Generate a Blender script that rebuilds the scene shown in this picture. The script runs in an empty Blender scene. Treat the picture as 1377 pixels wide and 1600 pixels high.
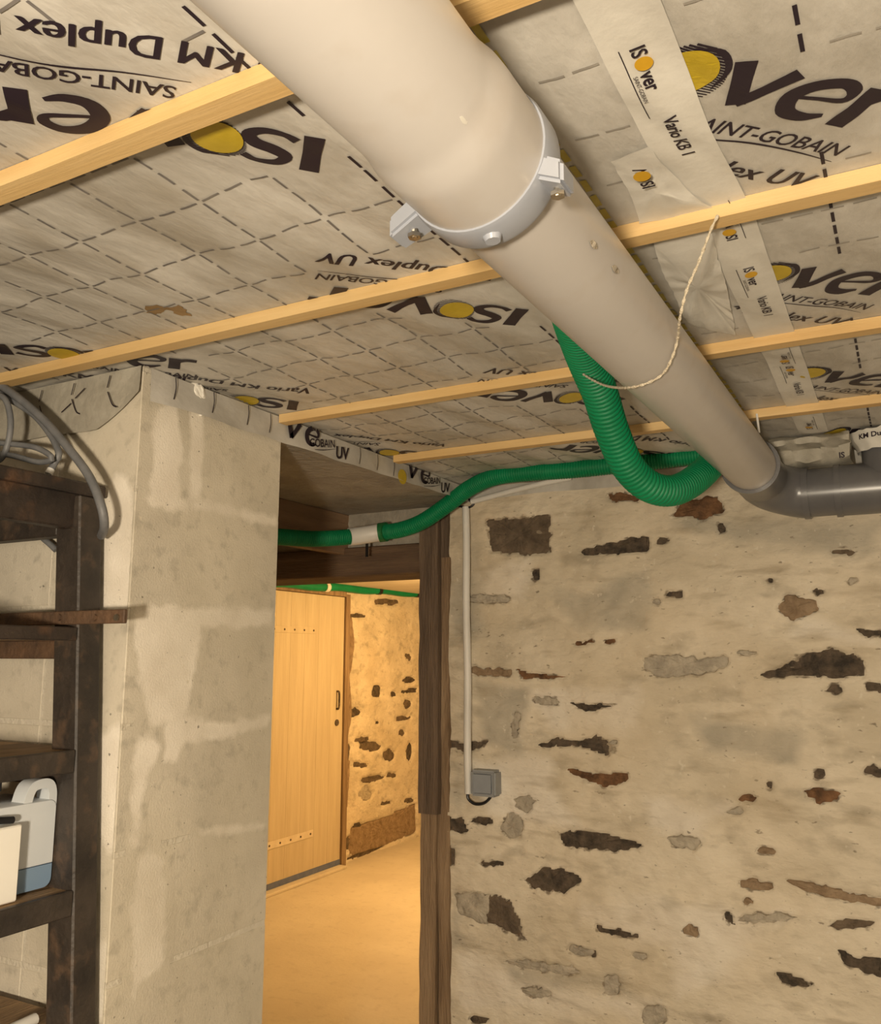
import bpy, bmesh, math, random
from mathutils import Vector, Matrix, noise
random.seed(7)
S = bpy.context.scene
COL = S.collection

# ------------------------------------------------------------------ camera
CZ = 1.44                      # camera height above the floor
CE = 1.95                      # ceiling height
F = 1350.0
RT = Vector((0.880134, 0.474724, 0.001295)).normalized()
UP = Vector((0.076868, -0.145204, 0.986411)).normalized()
FW = Vector((-0.468461, 0.868074, 0.16429)).normalized()
cam = bpy.data.cameras.new('camera'); camo = bpy.data.objects.new('camera', cam); COL.objects.link(camo)
cam.sensor_fit = 'VERTICAL'; cam.sensor_height = 24.0; cam.lens = 24.0 * F / 1600.0
cam.clip_start = 0.02
m = Matrix((RT, UP, -FW)).transposed().to_4x4(); m.translation = (0, 0, CZ)
camo.matrix_world = m
S.camera = camo

# ------------------------------------------------------------------ world and lamps
w = bpy.data.worlds.new('cellar'); S.world = w; w.use_nodes = True
w.node_tree.nodes['Background'].inputs[0].default_value = (1.0, 0.86, 0.66, 1)
w.node_tree.nodes['Background'].inputs[1].default_value = 0.0
def lamp(name, loc, power, col, r):
    l = bpy.data.lights.new(name, 'POINT'); l.energy = power; l.color = col; l.shadow_soft_size = r
    o = bpy.data.objects.new(name, l); COL.objects.link(o); o.location = loc
    return o
LAMPS = [
    ('cellar_lamp_light', (-0.02, -0.65, 1.28), 72.0, (1.0, 0.85, 0.64), 0.07),
    ('cellar_lamp_light', (0.95, -0.35, 1.62), 6.0, (1.0, 0.85, 0.64), 0.05),
    ('back_room_lamp_light', (-2.05, 5.0, 1.72), 54.0, (1.0, 0.59, 0.21), 0.06),
]
for a in LAMPS: lamp(*a)
vs = S.view_settings
vs.view_transform = 'Standard'; vs.look = 'None'; vs.gamma = 1.0; vs.use_curve_mapping = False
vs.exposure = 0.98

# ------------------------------------------------------------------ pixel helpers (a pixel gives a direction, a plane gives the distance)
C0 = Vector((0, 0, CZ))
def ray(x, y):
    return FW + RT * ((x - 688.5) / F) + UP * ((800 - y) / F)
def atX(x, y, X): d = ray(x, y); return C0 + d * (X / d.x)
def atY(x, y, Y): d = ray(x, y); return C0 + d * (Y / d.y)
def atZ(x, y, Z): d = ray(x, y); return C0 + d * ((Z - CZ) / d.z)
def atD(x, y, D): return C0 + ray(x, y).normalized() * D

# ------------------------------------------------------------------ materials
def new_mat(name):
    ma = bpy.data.materials.new(name); ma.use_nodes = True
    return ma, ma.node_tree.nodes, ma.node_tree.links, ma.node_tree.nodes['Principled BSDF']
def mat(name, c1, c2=None, scale=6.0, rough=0.7, bump=0.0, bscale=60.0, metal=0.0, stretch=(1, 1, 1),
        c3=None, scale3=25.0, amt3=0.5, spec=None, lo=0.35, hi=0.65):
    ma, N, L, B = new_mat(name)
    B.inputs['Roughness'].default_value = rough
    B.inputs['Metallic'].default_value = metal
    if spec is not None: B.inputs['Specular IOR Level'].default_value = spec
    tc = N.new('ShaderNodeTexCoord'); mp = N.new('ShaderNodeMapping')
    mp.inputs['Scale'].default_value = stretch
    L.new(tc.outputs['Object'], mp.inputs['Vector'])
    out = None
    if c2 is not None:
        nz = N.new('ShaderNodeTexNoise'); nz.inputs['Scale'].default_value = scale; nz.inputs['Detail'].default_value = 6
        nz.inputs['Roughness'].default_value = 0.62
        L.new(mp.outputs[0], nz.inputs['Vector'])
        cr = N.new('ShaderNodeValToRGB'); cr.color_ramp.elements[0].position = lo; cr.color_ramp.elements[1].position = hi
        cr.color_ramp.elements[0].color = (*c1, 1); cr.color_ramp.elements[1].color = (*c2, 1)
        L.new(nz.outputs[0], cr.inputs[0]); out = cr.outputs[0]
        if c3 is not None:
            n3 = N.new('ShaderNodeTexNoise'); n3.inputs['Scale'].default_value = scale3; n3.inputs['Detail'].default_value = 5
            L.new(mp.outputs[0], n3.inputs['Vector'])
            r3 = N.new('ShaderNodeMapRange'); r3.inputs[1].default_value = 0.55; r3.inputs[2].default_value = 0.72
            r3.inputs[3].default_value = 0; r3.inputs[4].default_value = amt3
            L.new(n3.outputs[0], r3.inputs[0])
            mx = N.new('ShaderNodeMix'); mx.data_type = 'RGBA'
            L.new(r3.outputs[0], mx.inputs[0]); L.new(out, mx.inputs[6]); mx.inputs[7].default_value = (*c3, 1)
            out = mx.outputs[2]
        L.new(out, B.inputs['Base Color'])
    else:
        B.inputs['Base Color'].default_value = (*c1, 1)
    if bump > 0:
        bz = N.new('ShaderNodeTexNoise'); bz.inputs['Scale'].default_value = bscale; bz.inputs['Detail'].default_value = 8
        L.new(mp.outputs[0], bz.inputs['Vector'])
        bp = N.new('ShaderNodeBump'); bp.inputs['Strength'].default_value = min(1, bump); bp.inputs['Distance'].default_value = 0.01
        L.new(bz.outputs[0], bp.inputs['Height']); L.new(bp.outputs[0], B.inputs['Normal'])
    return ma

M = {}
M['membrane'] = mat('membrane', (0.42, 0.395, 0.35), (0.60, 0.575, 0.53), 5, 0.40, 0.2, 45, stretch=(1.6, 0.7, 1), c3=(0.34, 0.30, 0.24), scale3=7, amt3=0.6, spec=0.4)
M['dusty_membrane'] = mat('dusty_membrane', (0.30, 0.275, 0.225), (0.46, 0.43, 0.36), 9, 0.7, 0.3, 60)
M['print'] = mat('print_ink', (0.022, 0.014, 0.022), None, rough=0.5, spec=0.3)
M['grid_ink'] = mat('grid_ink', (0.13, 0.12, 0.12), (0.22, 0.20, 0.18), 20, rough=0.6)
M['pale_ink'] = mat('pale_ink', (0.27, 0.25, 0.22), (0.36, 0.33, 0.29), 20, rough=0.6)
M['yellow_ink'] = mat('yellow_ink', (0.46, 0.33, 0.015), (0.55, 0.40, 0.03), 30, rough=0.5)
M['edge_ink'] = mat('edge_ink', (0.45, 0.36, 0.05), (0.55, 0.46, 0.14), 40, rough=0.6)
M['tape'] = mat('tape', (0.62, 0.595, 0.54), (0.71, 0.69, 0.635), 8, 0.35, 0.12, 30, spec=0.45)
M['tape_orange'] = mat('tape_orange', (0.55, 0.30, 0.01), (0.62, 0.35, 0.02), 30, rough=0.5)
M['stain'] = mat('stain', (0.24, 0.15, 0.06), (0.34, 0.22, 0.10), 30, 0.7)
M['batten'] = mat('batten_wood', (0.60, 0.39, 0.155), (0.70, 0.495, 0.235), 7, 0.6, 0.08, 90, stretch=(0.25, 4, 4), c3=(0.55, 0.32, 0.12), scale3=6, amt3=0.4)
M['pipe'] = mat('pvc_cream', (0.48, 0.455, 0.435), (0.53, 0.505, 0.485), 3, 0.33, 0.03, 12, spec=0.5, c3=(0.40, 0.34, 0.28), scale3=24, amt3=0.22)
M['clamp'] = mat('pvc_grey_blue', (0.29, 0.31, 0.36), (0.34, 0.36, 0.41), 6, 0.35, spec=0.5)
M['grey_pvc'] = mat('pvc_grey', (0.105, 0.104, 0.110), (0.14, 0.138, 0.142), 8, 0.28, spec=0.5)
M['steel'] = mat('steel', (0.62, 0.58, 0.5), (0.45, 0.4, 0.33), 50, 0.35, metal=1.0)
M['green'] = mat('green_plastic', (0.0, 0.165, 0.06), (0.0, 0.21, 0.08), 10, 0.5, spec=0.35)
M['green_dull'] = mat('green_dull', (0.01, 0.12, 0.03), (0.015, 0.16, 0.045), 10, 0.5)
M['white_plastic'] = mat('white_plastic', (0.68, 0.66, 0.62), (0.74, 0.72, 0.68), 8, 0.45)
M['twine'] = mat('twine', (0.55, 0.47, 0.34), (0.72, 0.64, 0.50), 220, 0.8, 0.6, 400)
def add_mask(ma, attr, b1, b2, sb, lo, hi, amt=1.0, ns=26):
    N, L = ma.node_tree.nodes, ma.node_tree.links; B = N['Principled BSDF']
    src = B.inputs['Base Color'].links[0].from_socket; tc = [n for n in N if n.type == 'TEX_COORD'][0]
    nb = N.new('ShaderNodeTexNoise'); nb.inputs['Scale'].default_value = sb; nb.inputs['Detail'].default_value = 6; L.new(tc.outputs['Object'], nb.inputs['Vector'])
    rb = N.new('ShaderNodeValToRGB'); rb.color_ramp.elements[0].color = (*b1, 1); rb.color_ramp.elements[1].color = (*b2, 1)
    rb.color_ramp.elements[0].position = .35; rb.color_ramp.elements[1].position = .65; L.new(nb.outputs[0], rb.inputs[0])
    at = N.new('ShaderNodeAttribute'); at.attribute_name = attr
    mp = N.new('ShaderNodeMapping'); mp.inputs['Scale'].default_value = (.6, 1, 1.3); L.new(tc.outputs['Object'], mp.inputs['Vector'])
    ne = N.new('ShaderNodeTexNoise'); ne.inputs['Scale'].default_value = ns; ne.inputs['Detail'].default_value = 8; L.new(mp.outputs[0], ne.inputs['Vector'])
    ad = N.new('ShaderNodeMath'); ad.operation = 'ADD'; L.new(at.outputs['Fac'], ad.inputs[0]); L.new(ne.outputs[0], ad.inputs[1])
    mr = N.new('ShaderNodeMapRange'); mr.inputs[1].default_value = lo; mr.inputs[2].default_value = hi; mr.inputs[4].default_value = amt; L.new(ad.outputs[0], mr.inputs[0])
    mx = N.new('ShaderNodeMix'); mx.data_type = 'RGBA'; L.new(mr.outputs[0], mx.inputs[0]); L.new(src, mx.inputs[6]); L.new(rb.outputs[0], mx.inputs[7])
    L.new(mx.outputs[2], B.inputs['Base Color'])
def add_specks(ma, scale, col, lo, hi, amt, stretch=(1, 1, 1)):
    N, L = ma.node_tree.nodes, ma.node_tree.links; B = N['Principled BSDF']
    src = B.inputs['Base Color'].links[0].from_socket; tc = [n for n in N if n.type == 'TEX_COORD'][0]
    mp = N.new('ShaderNodeMapping'); mp.inputs['Scale'].default_value = stretch; L.new(tc.outputs['Object'], mp.inputs['Vector'])
    ne = N.new('ShaderNodeTexNoise'); ne.inputs['Scale'].default_value = scale; ne.inputs['Detail'].default_value = 3; L.new(mp.outputs[0], ne.inputs['Vector'])
    mr = N.new('ShaderNodeMapRange'); mr.inputs[1].default_value = lo; mr.inputs[2].default_value = hi; mr.inputs[4].default_value = amt; L.new(ne.outputs[0], mr.inputs[0])
    mx = N.new('ShaderNodeMix'); mx.data_type = 'RGBA'; L.new(mr.outputs[0], mx.inputs[0]); L.new(src, mx.inputs[6]); mx.inputs[7].default_value = (*col, 1)
    L.new(mx.outputs[2], B.inputs['Base Color'])
M['plaster'] = mat('lime_plaster', (0.57, 0.495, 0.375), (0.75, 0.665, 0.53), 4.5, 0.92, 0.7, 45, c3=(0.34, 0.29, 0.215), scale3=11, amt3=0.7, stretch=(.75, 1, 1.4))
add_mask(M['plaster'], 'wash', (0.72, 0.65, 0.55), (0.82, 0.76, 0.66), 10, .95, 1.25, .85, 9)
add_mask(M['plaster'], 'damp', (0.34, 0.31, 0.25), (0.46, 0.415, 0.335), 14, .95, 1.25, .75, 9)
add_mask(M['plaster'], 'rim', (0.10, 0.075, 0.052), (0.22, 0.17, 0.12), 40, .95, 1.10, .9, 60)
add_specks(M['plaster'], 70, (0.16, 0.125, 0.085), .68, .74, .7, (.6, 1, 1.2))
add_specks(M['plaster'], 55, (0.74, 0.68, 0.57), .66, .74, .6)
add_specks(M['plaster'], 16, (0.30, 0.235, 0.15), .60, .74, .45, (.35, 1, 1.6))
add_specks(M['plaster'], 2.2, (0.60, 0.49, 0.34), .50, .70, .5)
M['plaster_light'] = mat('lime_wash', (0.55, 0.49, 0.385), (0.64, 0.575, 0.46), 9, 0.9, 0.7, 40)
M['plaster_grey'] = mat('grey_plaster', (0.30, 0.27, 0.22), (0.39, 0.35, 0.285), 14, 0.9, 0.7, 50)
M['stone_dark'] = mat('stone_dark', (0.035, 0.027, 0.02), (0.13, 0.095, 0.065), 30, 0.85, 1.0, 60)
M['stone_rust'] = mat('stone_rust', (0.07, 0.035, 0.016), (0.22, 0.11, 0.05), 28, 0.85, 1.0, 60)
M['stone_tan'] = mat('stone_tan', (0.22, 0.15, 0.09), (0.36, 0.26, 0.165), 22, 0.9, 0.9, 60)
M['stone_grey'] = mat('stone_grey', (0.33, 0.29, 0.23), (0.50, 0.44, 0.35), 25, 0.9, 0.9, 60)
M['stone_brown'] = mat('stone_brown', (0.085, 0.062, 0.042), (0.17, 0.125, 0.085), 25, 0.9, 0.9, 60)
def fade_mat(name, a1, a2, b1, b2, sa, sb, bump, bscale, c3=None):
    # base look a, patch look b where the patch's own soft-edged mask says so
    ma = mat(name, a1, a2, sa, 0.92, bump, bscale, c3=c3, scale3=38, amt3=0.5)
    N, L = ma.node_tree.nodes, ma.node_tree.links; B = N['Principled BSDF']
    src = B.inputs['Base Color'].links[0].from_socket
    tc = [n for n in N if n.type == 'TEX_COORD'][0]
    nb = N.new('ShaderNodeTexNoise'); nb.inputs['Scale'].default_value = sb; nb.inputs['Detail'].default_value = 6; L.new(tc.outputs['Object'], nb.inputs['Vector'])
    rb = N.new('ShaderNodeValToRGB'); rb.color_ramp.elements[0].color = (*b1, 1); rb.color_ramp.elements[1].color = (*b2, 1)
    rb.color_ramp.elements[0].position = .35; rb.color_ramp.elements[1].position = .65; L.new(nb.outputs[0], rb.inputs[0])
    at = N.new('ShaderNodeAttribute'); at.attribute_name = 'mask'
    ne = N.new('ShaderNodeTexNoise'); ne.inputs['Scale'].default_value = 26; ne.inputs['Detail'].default_value = 7; L.new(tc.outputs['Object'], ne.inputs['Vector'])
    ad = N.new('ShaderNodeMath'); ad.operation = 'ADD'; L.new(at.outputs['Fac'], ad.inputs[0]); L.new(ne.outputs[0], ad.inputs[1])
    mr = N.new('ShaderNodeMapRange'); mr.inputs[1].default_value = .82; mr.inputs[2].default_value = 1.15; L.new(ad.outputs[0], mr.inputs[0])
    mx = N.new('ShaderNodeMix'); mx.data_type = 'RGBA'; L.new(mr.outputs[0], mx.inputs[0]); L.new(src, mx.inputs[6]); L.new(rb.outputs[0], mx.inputs[7])
    L.new(mx.outputs[2], B.inputs['Base Color'])
    return ma
BLK = ((0.56, 0.505, 0.41), (0.70, 0.635, 0.52))
M['block'] = mat('concrete_block', *BLK, 5, 0.92, 0.18, 260, c3=(0.36, 0.325, 0.26), scale3=38, amt3=0.5)
M['pier_smear'] = fade_mat('pier_smear', *BLK, (0.76, 0.69, 0.585), (0.88, 0.815, 0.71), 5, 12, 0.18, 260, (0.36, 0.325, 0.26))
for q in ('block', 'pier_smear'):
    add_specks(M[q], 95, (0.15, 0.13, 0.10), .70, .75, .8); add_specks(M[q], 70, (0.70, 0.63, 0.50), .69, .75, .7); add_specks(M[q], 2.6, (0.50, 0.44, 0.32), .45, .70, .45)
M['mortar'] = mat('mortar', (0.60, 0.545, 0.445), (0.69, 0.63, 0.52), 8, 0.95, 0.4, 120)
M['smear'] = mat('mortar_smear', (0.54, 0.485, 0.39), (0.66, 0.60, 0.49), 10, 0.9, 0.6, 60)
M['concrete'] = mat('cast_concrete', (0.27, 0.24, 0.195), (0.38, 0.34, 0.28), 5, 0.9, 0.7, 60, c3=(0.2, 0.175, 0.14), scale3=14, amt3=0.5)
M['floor'] = mat('screed', (0.60, 0.53, 0.42), (0.68, 0.61, 0.49), 2, 0.75, 0.15, 60, c3=(0.44, 0.38, 0.30), scale3=20, amt3=0.3)
M['dark_floor'] = mat('dusty_floor', (0.17, 0.15, 0.12), (0.25, 0.22, 0.18), 4, 0.9, 0.3, 60)
M['white_ceiling'] = mat('back_ceiling_paint', (0.55, 0.50, 0.42), (0.62, 0.57, 0.49), 5, 0.9)
M['old_wood'] = mat('old_wood', (0.10, 0.068, 0.045), (0.18, 0.122, 0.080), 9, 0.8, 0.7, 60, stretch=(3, 3, 0.3))
M['worn_wood'] = mat('worn_wood', (0.20, 0.13, 0.075), (0.34, 0.235, 0.14), 9, 0.8, 0.7, 60, stretch=(3, 3, 0.3))
M['beam_wood'] = mat('beam_wood', (0.09, 0.055, 0.035), (0.17, 0.105, 0.062), 8, 0.8, 0.6, 60, stretch=(0.3, 3, 3))
M['board_wood'] = mat('board_wood', (0.20, 0.12, 0.065), (0.30, 0.19, 0.11), 6, 0.7, 0.3, 50, stretch=(3, 0.4, 3))
M['door_wood'] = mat('door_plywood', (0.50, 0.42, 0.29), (0.58, 0.50, 0.36), 5, 0.6, 0.15, 40, stretch=(4, 4, 0.35), c3=(0.50, 0.40, 0.26), scale3=7, amt3=0.3)
M['door_strap'] = mat('door_strap', (0.70, 0.62, 0.48), (0.62, 0.53, 0.4), 20, 0.6)
M['blue_strip'] = mat('blue_seal', (0.10, 0.13, 0.24), (0.14, 0.17, 0.28), 20, 0.6)
M['shelf_dark'] = mat('shelf_dark_paint', (0.020, 0.015, 0.013), (0.045, 0.032, 0.025), 14, 0.5, 0.35, 60, c3=(0.16, 0.08, 0.04), scale3=18, amt3=0.5)
M['shelf_face'] = mat('shelf_worn_paint', (0.025, 0.020, 0.017), (0.055, 0.042, 0.033), 12, 0.55, 0.35, 60, c3=(0.20, 0.12, 0.07), scale3=30, amt3=0.35)
M['shelf_wood'] = mat('shelf_board', (0.17, 0.105, 0.055), (0.40, 0.26, 0.13), 9, 0.7, 0.4, 60, stretch=(3, 0.5, 3))
M['rust_strip'] = mat('rusted_strip', (0.075, 0.045, 0.028), (0.14, 0.078, 0.042), 22, 0.7, 0.4, 90)
M['can'] = mat('can_plastic', (0.62, 0.66, 0.70), (0.67, 0.70, 0.73), 5, 0.4, spec=0.5)
M['can_blue'] = mat('can_filled', (0.20, 0.30, 0.44), (0.24, 0.34, 0.47), 5, 0.35, spec=0.5)
M['black'] = mat('black_plastic', (0.012, 0.012, 0.014), None, rough=0.4)
M['carton'] = mat('carton', (0.86, 0.83, 0.76), (0.90, 0.87, 0.80), 6, 0.6)
M['cable'] = mat('cable_grey', (0.13, 0.135, 0.145), (0.19, 0.19, 0.195), 30, 0.5)
M['box_grey'] = mat('junction_grey', (0.26, 0.27, 0.28), (0.30, 0.31, 0.32), 20, 0.5)
M['box_lid'] = mat('junction_lid', (0.24, 0.26, 0.29), (0.28, 0.30, 0.33), 20, 0.45)
M['plain_wall'] = mat('rough_render', (0.26, 0.23, 0.18), (0.34, 0.30, 0.24), 4, 0.9, 0.6, 40)

# ------------------------------------------------------------------ mesh helpers
def link(name, me, ma=None, parent=None):
    o = bpy.data.objects.new(name, me); COL.objects.link(o)
    if ma is not None and me is not None and not me.materials: me.materials.append(M[ma] if isinstance(ma, str) else ma)
    if parent is not None:
        o.parent = parent
        o.matrix_parent_inverse = Matrix.Translation(-root_loc(parent))
    return o
def root_loc(o):
    v = o.location.copy()
    return v
def tag(o, label, cat, group=None):
    o['label'] = label; o['category'] = cat
    if group: o['group'] = group
    return o
def thing(name, loc, label, cat, group=None):
    o = bpy.data.objects.new(name, None); COL.objects.link(o); o.location = loc; o.empty_display_size = 0.05
    return tag(o, label, cat, group)
def struct(o): o['kind'] = 'structure'; return o
class MB:
    def __init__(s): s.v = []; s.f = []
    def add(s, vs, fs):
        b = len(s.v); s.v += [tuple(x) for x in vs]; s.f += [tuple(b + i for i in f) for f in fs]; return s
    def box(s, a, b):
        x0, y0, z0 = a; x1, y1, z1 = b
        return s.hexa([(x0,y0,z0),(x1,y0,z0),(x1,y1,z0),(x0,y1,z0),(x0,y0,z1),(x1,y0,z1),(x1,y1,z1),(x0,y1,z1)])
    def hexa(s, v):
        return s.add(v, [(0,3,2,1),(4,5,6,7),(0,1,5,4),(1,2,6,5),(2,3,7,6),(3,0,4,7)])
    def tube(s, pts, rad, n=12, caps=True):
        pts = [Vector(p) for p in pts]
        if not isinstance(rad, (list, tuple)): rad = [rad] * len(pts)
        t0 = (pts[1] - pts[0]).normalized()
        nrm = t0.orthogonal().normalized(); rings = []; prev = t0
        vs = []
        for i, p in enumerate(pts):
            a = pts[max(0, i - 1)]; b = pts[min(len(pts) - 1, i + 1)]
            t = (b - a).normalized()
            ax = prev.cross(t)
            if ax.length > 1e-8:
                nrm = Matrix.Rotation(prev.angle(t), 3, ax.normalized()) @ nrm
            nrm = (nrm - t * nrm.dot(t)).normalized(); prev = t
            bn = t.cross(nrm)
            for k in range(n):
                an = 2 * math.pi * k / n
                vs.append(p + (nrm * math.cos(an) + bn * math.sin(an)) * rad[i])
        fs = []
        for i in range(len(pts) - 1):
            for k in range(n):
                a = i * n + k; b = i * n + (k + 1) % n
                fs.append((a, b, b + n, a + n))
        if caps:
            fs.append(tuple(range(n - 1, -1, -1))); e = (len(pts) - 1) * n
            fs.append(tuple(e + k for k in range(n)))
        return s.add(vs, fs)
    def lathe(s, prof, axis_fn, n=48):
        # prof: (y, radius) around an axis running along +y
        vs = []; fs = []
        for y, r in prof:
            c = axis_fn(y)
            for k in range(n):
                a = 2 * math.pi * k / n; vs.append((c.x + r * math.cos(a), c.y, c.z + r * math.sin(a)))
        for i in range(len(prof) - 1):
            for k in range(n): a = i * n + k; b = i * n + (k + 1) % n; fs.append((a, b, b + n, a + n))
        return s.add(vs, fs)
    def mesh(s, name='m', smooth=False, bevel=0.0, seg=1):
        me = bpy.data.meshes.new(name); me.from_pydata(s.v, [], s.f)
        bm = bmesh.new(); bm.from_mesh(me)
        bmesh.ops.recalc_face_normals(bm, faces=bm.faces)
        if bevel > 0:
            bmesh.ops.bevel(bm, geom=list(bm.edges), offset=bevel, segments=seg, affect='EDGES', clamp_overlap=True)
        bm.to_mesh(me); bm.free()
        if smooth: smoothen(me)
        return me
    def build(s, name, ma, parent=None, smooth=False, bevel=0.0, seg=1):
        return link(name, s.mesh(name, smooth, bevel, seg), ma, parent)
def smoothen(me, ang=0.7):
    for p in me.polygons: p.use_smooth = True
    try: me.set_sharp_from_angle(angle=ang)
    except Exception: pass
def spline(P, n=12):
    P = [Vector(p) for p in P]; out = []
    Q = [P[0] * 2 - P[1]] + P + [P[-1] * 2 - P[-2]]
    for i in range(1, len(Q) - 2):
        a, b, c, d = Q[i - 1], Q[i], Q[i + 1], Q[i + 2]
        for k in range(n):
            t = k / n
            out.append(0.5 * ((2 * b) + (c - a) * t + (2 * a - 5 * b + 4 * c - d) * t * t + (3 * b - a - 3 * c + d) * t ** 3))
    out.append(P[-1]); return out
def resample(pts, step):
    out = [pts[0].copy()]; acc = 0.0
    for a, b in zip(pts[:-1], pts[1:]):
        L = (b - a).length; d = step - acc
        while d <= L:
            out.append(a.lerp(b, d / L)); d += step
        acc = L - (d - step)
    return out

# ------------------------------------------------------------------ irregular patches and stones on a plane
def jag(poly, step, amp, seed):
    """2D polygon -> denser closed outline with ragged edges"""
    out = []; n = len(poly)
    for i in range(n):
        a = Vector(poly[i]); b = Vector(poly[(i + 1) % n]); L = (b - a).length
        k = max(1, int(round(L / step))); d = (b - a) / max(L, 1e-9); nn = Vector((d.y, -d.x))
        for j in range(k):
            p = a.lerp(b, j / k)
            q = noise.noise(Vector((p.x * 55 + seed * 3.1, p.y * 55, seed))) * 0.65 + noise.noise(Vector((p.x * 160, p.y * 160 + seed, seed * 2))) * 0.35
            out.append(p + nn * q * amp * 2)
    return out
def blob(w, h, seed, n=11):
    r = random.Random(seed); out = []
    for k in range(n):
        a = 2 * math.pi * k / n
        s = 0.72 + 0.45 * r.random()
        x = math.copysign(abs(math.cos(a)) ** 0.8, math.cos(a)) * w / 2 * s; y = math.sin(a) * h / 2 * (0.75 + 0.5 * r.random())
        out.append((x, y))
    return out
def inside(poly, x, y):
    c = False; n = len(poly); j = n - 1
    for i in range(n):
        xi, yi = poly[i]; xj, yj = poly[j]
        if (yi > y) != (yj > y) and x < (xj - xi) * (y - yi) / (yj - yi) + xi: c = not c
        j = i
    return c
def slab_mesh(outline, place, depth_back, relief, seed, inset=0.55, grow=1.0):
    """lump: outline ring (at depth_back), raised inset rings and a centre; place(u, v, out) -> 3D point"""
    n = len(outline); c = Vector((sum(p[0] for p in outline) / n, sum(p[1] for p in outline) / n))
    vs = []; fs = []
    rows = [(grow, depth_back), (1.0, relief - .004), (0.9, relief - .001), (inset + 0.1, relief), (inset * 0.5, relief)]
    for s, o in rows:
        for i, p in enumerate(outline):
            q = c + (Vector(p) - c) * s
            z = o + (noise.noise(Vector((q.x * 40, q.y * 40, seed * 1.7))) * .004 + noise.noise(Vector((q.x * 110, q.y * 110, seed * 1.7))) * .0025 if o != depth_back else 0)
            vs.append(place(q.x, q.y, z))
    vs.append(place(c.x, c.y, relief))
    for r in range(len(rows) - 1):
        for i in range(n):
            j = (i + 1) % n
            fs.append((r * n + i, r * n + j, (r + 1) * n + j, (r + 1) * n + i))
    b = (len(rows) - 1) * n
    for i in range(n): fs.append((b + i, b + (i + 1) % n, len(vs) - 1))
    me = bpy.data.meshes.new('lump'); me.from_pydata([tuple(v) for v in vs], [], fs)
    bm = bmesh.new(); bm.from_mesh(me); bmesh.ops.recalc_face_normals(bm, faces=bm.faces)
    bm.to_mesh(me); bm.free()
    return me
def flat_patch(outline, place, thick, lift=0.0):
    """thin proud sheet with a rim"""
    n = len(outline); bm = bmesh.new()
    top = [bm.verts.new(place(p[0], p[1], lift + thick)) for p in outline]
    bot = [bm.verts.new(place(p[0], p[1], lift)) for p in outline]
    f = bm.faces.new(top)
    for i in range(n): bm.faces.new((top[i], top[(i + 1) % n], bot[(i + 1) % n], bot[i]))
    bmesh.ops.triangulate(bm, faces=[f]); bmesh.ops.recalc_face_normals(bm, faces=bm.faces)
    me = bpy.data.meshes.new('patch'); bm.to_mesh(me); bm.free(); return me

def soft_patch(name, polys, place, ma, parent, lift, clip=None, step=.007, edge=.018):
    polys = [[tuple(p) for p in pl] for pl in polys]; allp = [p for pl in polys for p in pl]
    u0, u1 = min(p[0] for p in allp) - edge, max(p[0] for p in allp) + edge; v0, v1 = min(p[1] for p in allp) - edge, max(p[1] for p in allp) + edge
    U = axis_steps(u0, u1, step); W = axis_steps(v0, v1, step)
    def dist(u, v): return max(dist1(pl, u, v) for pl in polys)
    def dist1(poly, u, v):
        best = 9; n = len(poly)
        if u < min(p[0] for p in poly) - edge or u > max(p[0] for p in poly) + edge or v < min(p[1] for p in poly) - edge or v > max(p[1] for p in poly) + edge: return -9
        for i in range(n):
            a = poly[i]; b = poly[(i + 1) % n]; dx, dy = b[0] - a[0], b[1] - a[1]; L = dx * dx + dy * dy
            t = 0 if L == 0 else max(0, min(1, ((u - a[0]) * dx + (v - a[1]) * dy) / L))
            best = min(best, math.hypot(u - a[0] - t * dx, v - a[1] - t * dy))
        return best if inside(poly, u, v) else -best
    D = [[max(-1, min(1, dist(u, v) / edge)) for u in U] for v in W]
    idx = {}; V = []; A = []; Fc = []
    def vid(i, j):
        if (i, j) not in idx:
            idx[(i, j)] = len(V); V.append(tuple(place(U[i], W[j], lift))); A.append(D[j][i] * .5 + .5)
        return idx[(i, j)]
    for j in range(len(W) - 1):
        for i in range(len(U) - 1):
            q = [(i, j), (i + 1, j), (i + 1, j + 1), (i, j + 1)]
            if max(D[b][a] for a, b in q) <= -.98: continue
            if clip and not all(clip(U[a], W[b]) for a, b in q): continue
            Fc.append(tuple(vid(a, b) for a, b in q))
    if not Fc: return None
    me = bpy.data.meshes.new(name); me.from_pydata(V, [], Fc)
    at = me.attributes.new('mask', 'FLOAT', 'POINT'); at.data.foreach_set('value', A)
    for p in me.polygons: p.use_smooth = True
    return link(name, me, ma, parent)
def axis_steps(a, b, step): 
    n = max(1, int(round((b - a) / step))); return [a + (b - a) * i / n for i in range(n + 1)]
# ================================================================== STRUCTURE
XL = -1.17          # plane of the block pier's passage side
YL = 1.05           # plane of the block wall behind the rack
YS = 2.35           # stone wall
XR, YB, XF = 1.55, -2.2, -3.05
XBACK = -3.63

struct(MB().box((XF - .2, YB - .2, -0.12), (XR + .2, YS, 0.0)).build('floor', 'dark_floor'))
struct(MB().box((-4.0, YS, -0.12), (XR + .2, 8.3, 0.0)).build('floor_back_room', 'floor'))
struct(MB().box((XR, YB, 0), (XR + .15, YS, CE + .05)).build('wall_right', 'plain_wall'))
struct(MB().box((XF - .15, YB - .15, 0), (XR + .15, YB, CE + .05)).build('wall_back', 'plain_wall'))
struct(MB().box((XF - .15, YB, 0), (XF, YL, CE + .05)).build('wall_far_left', 'plain_wall'))

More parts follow.
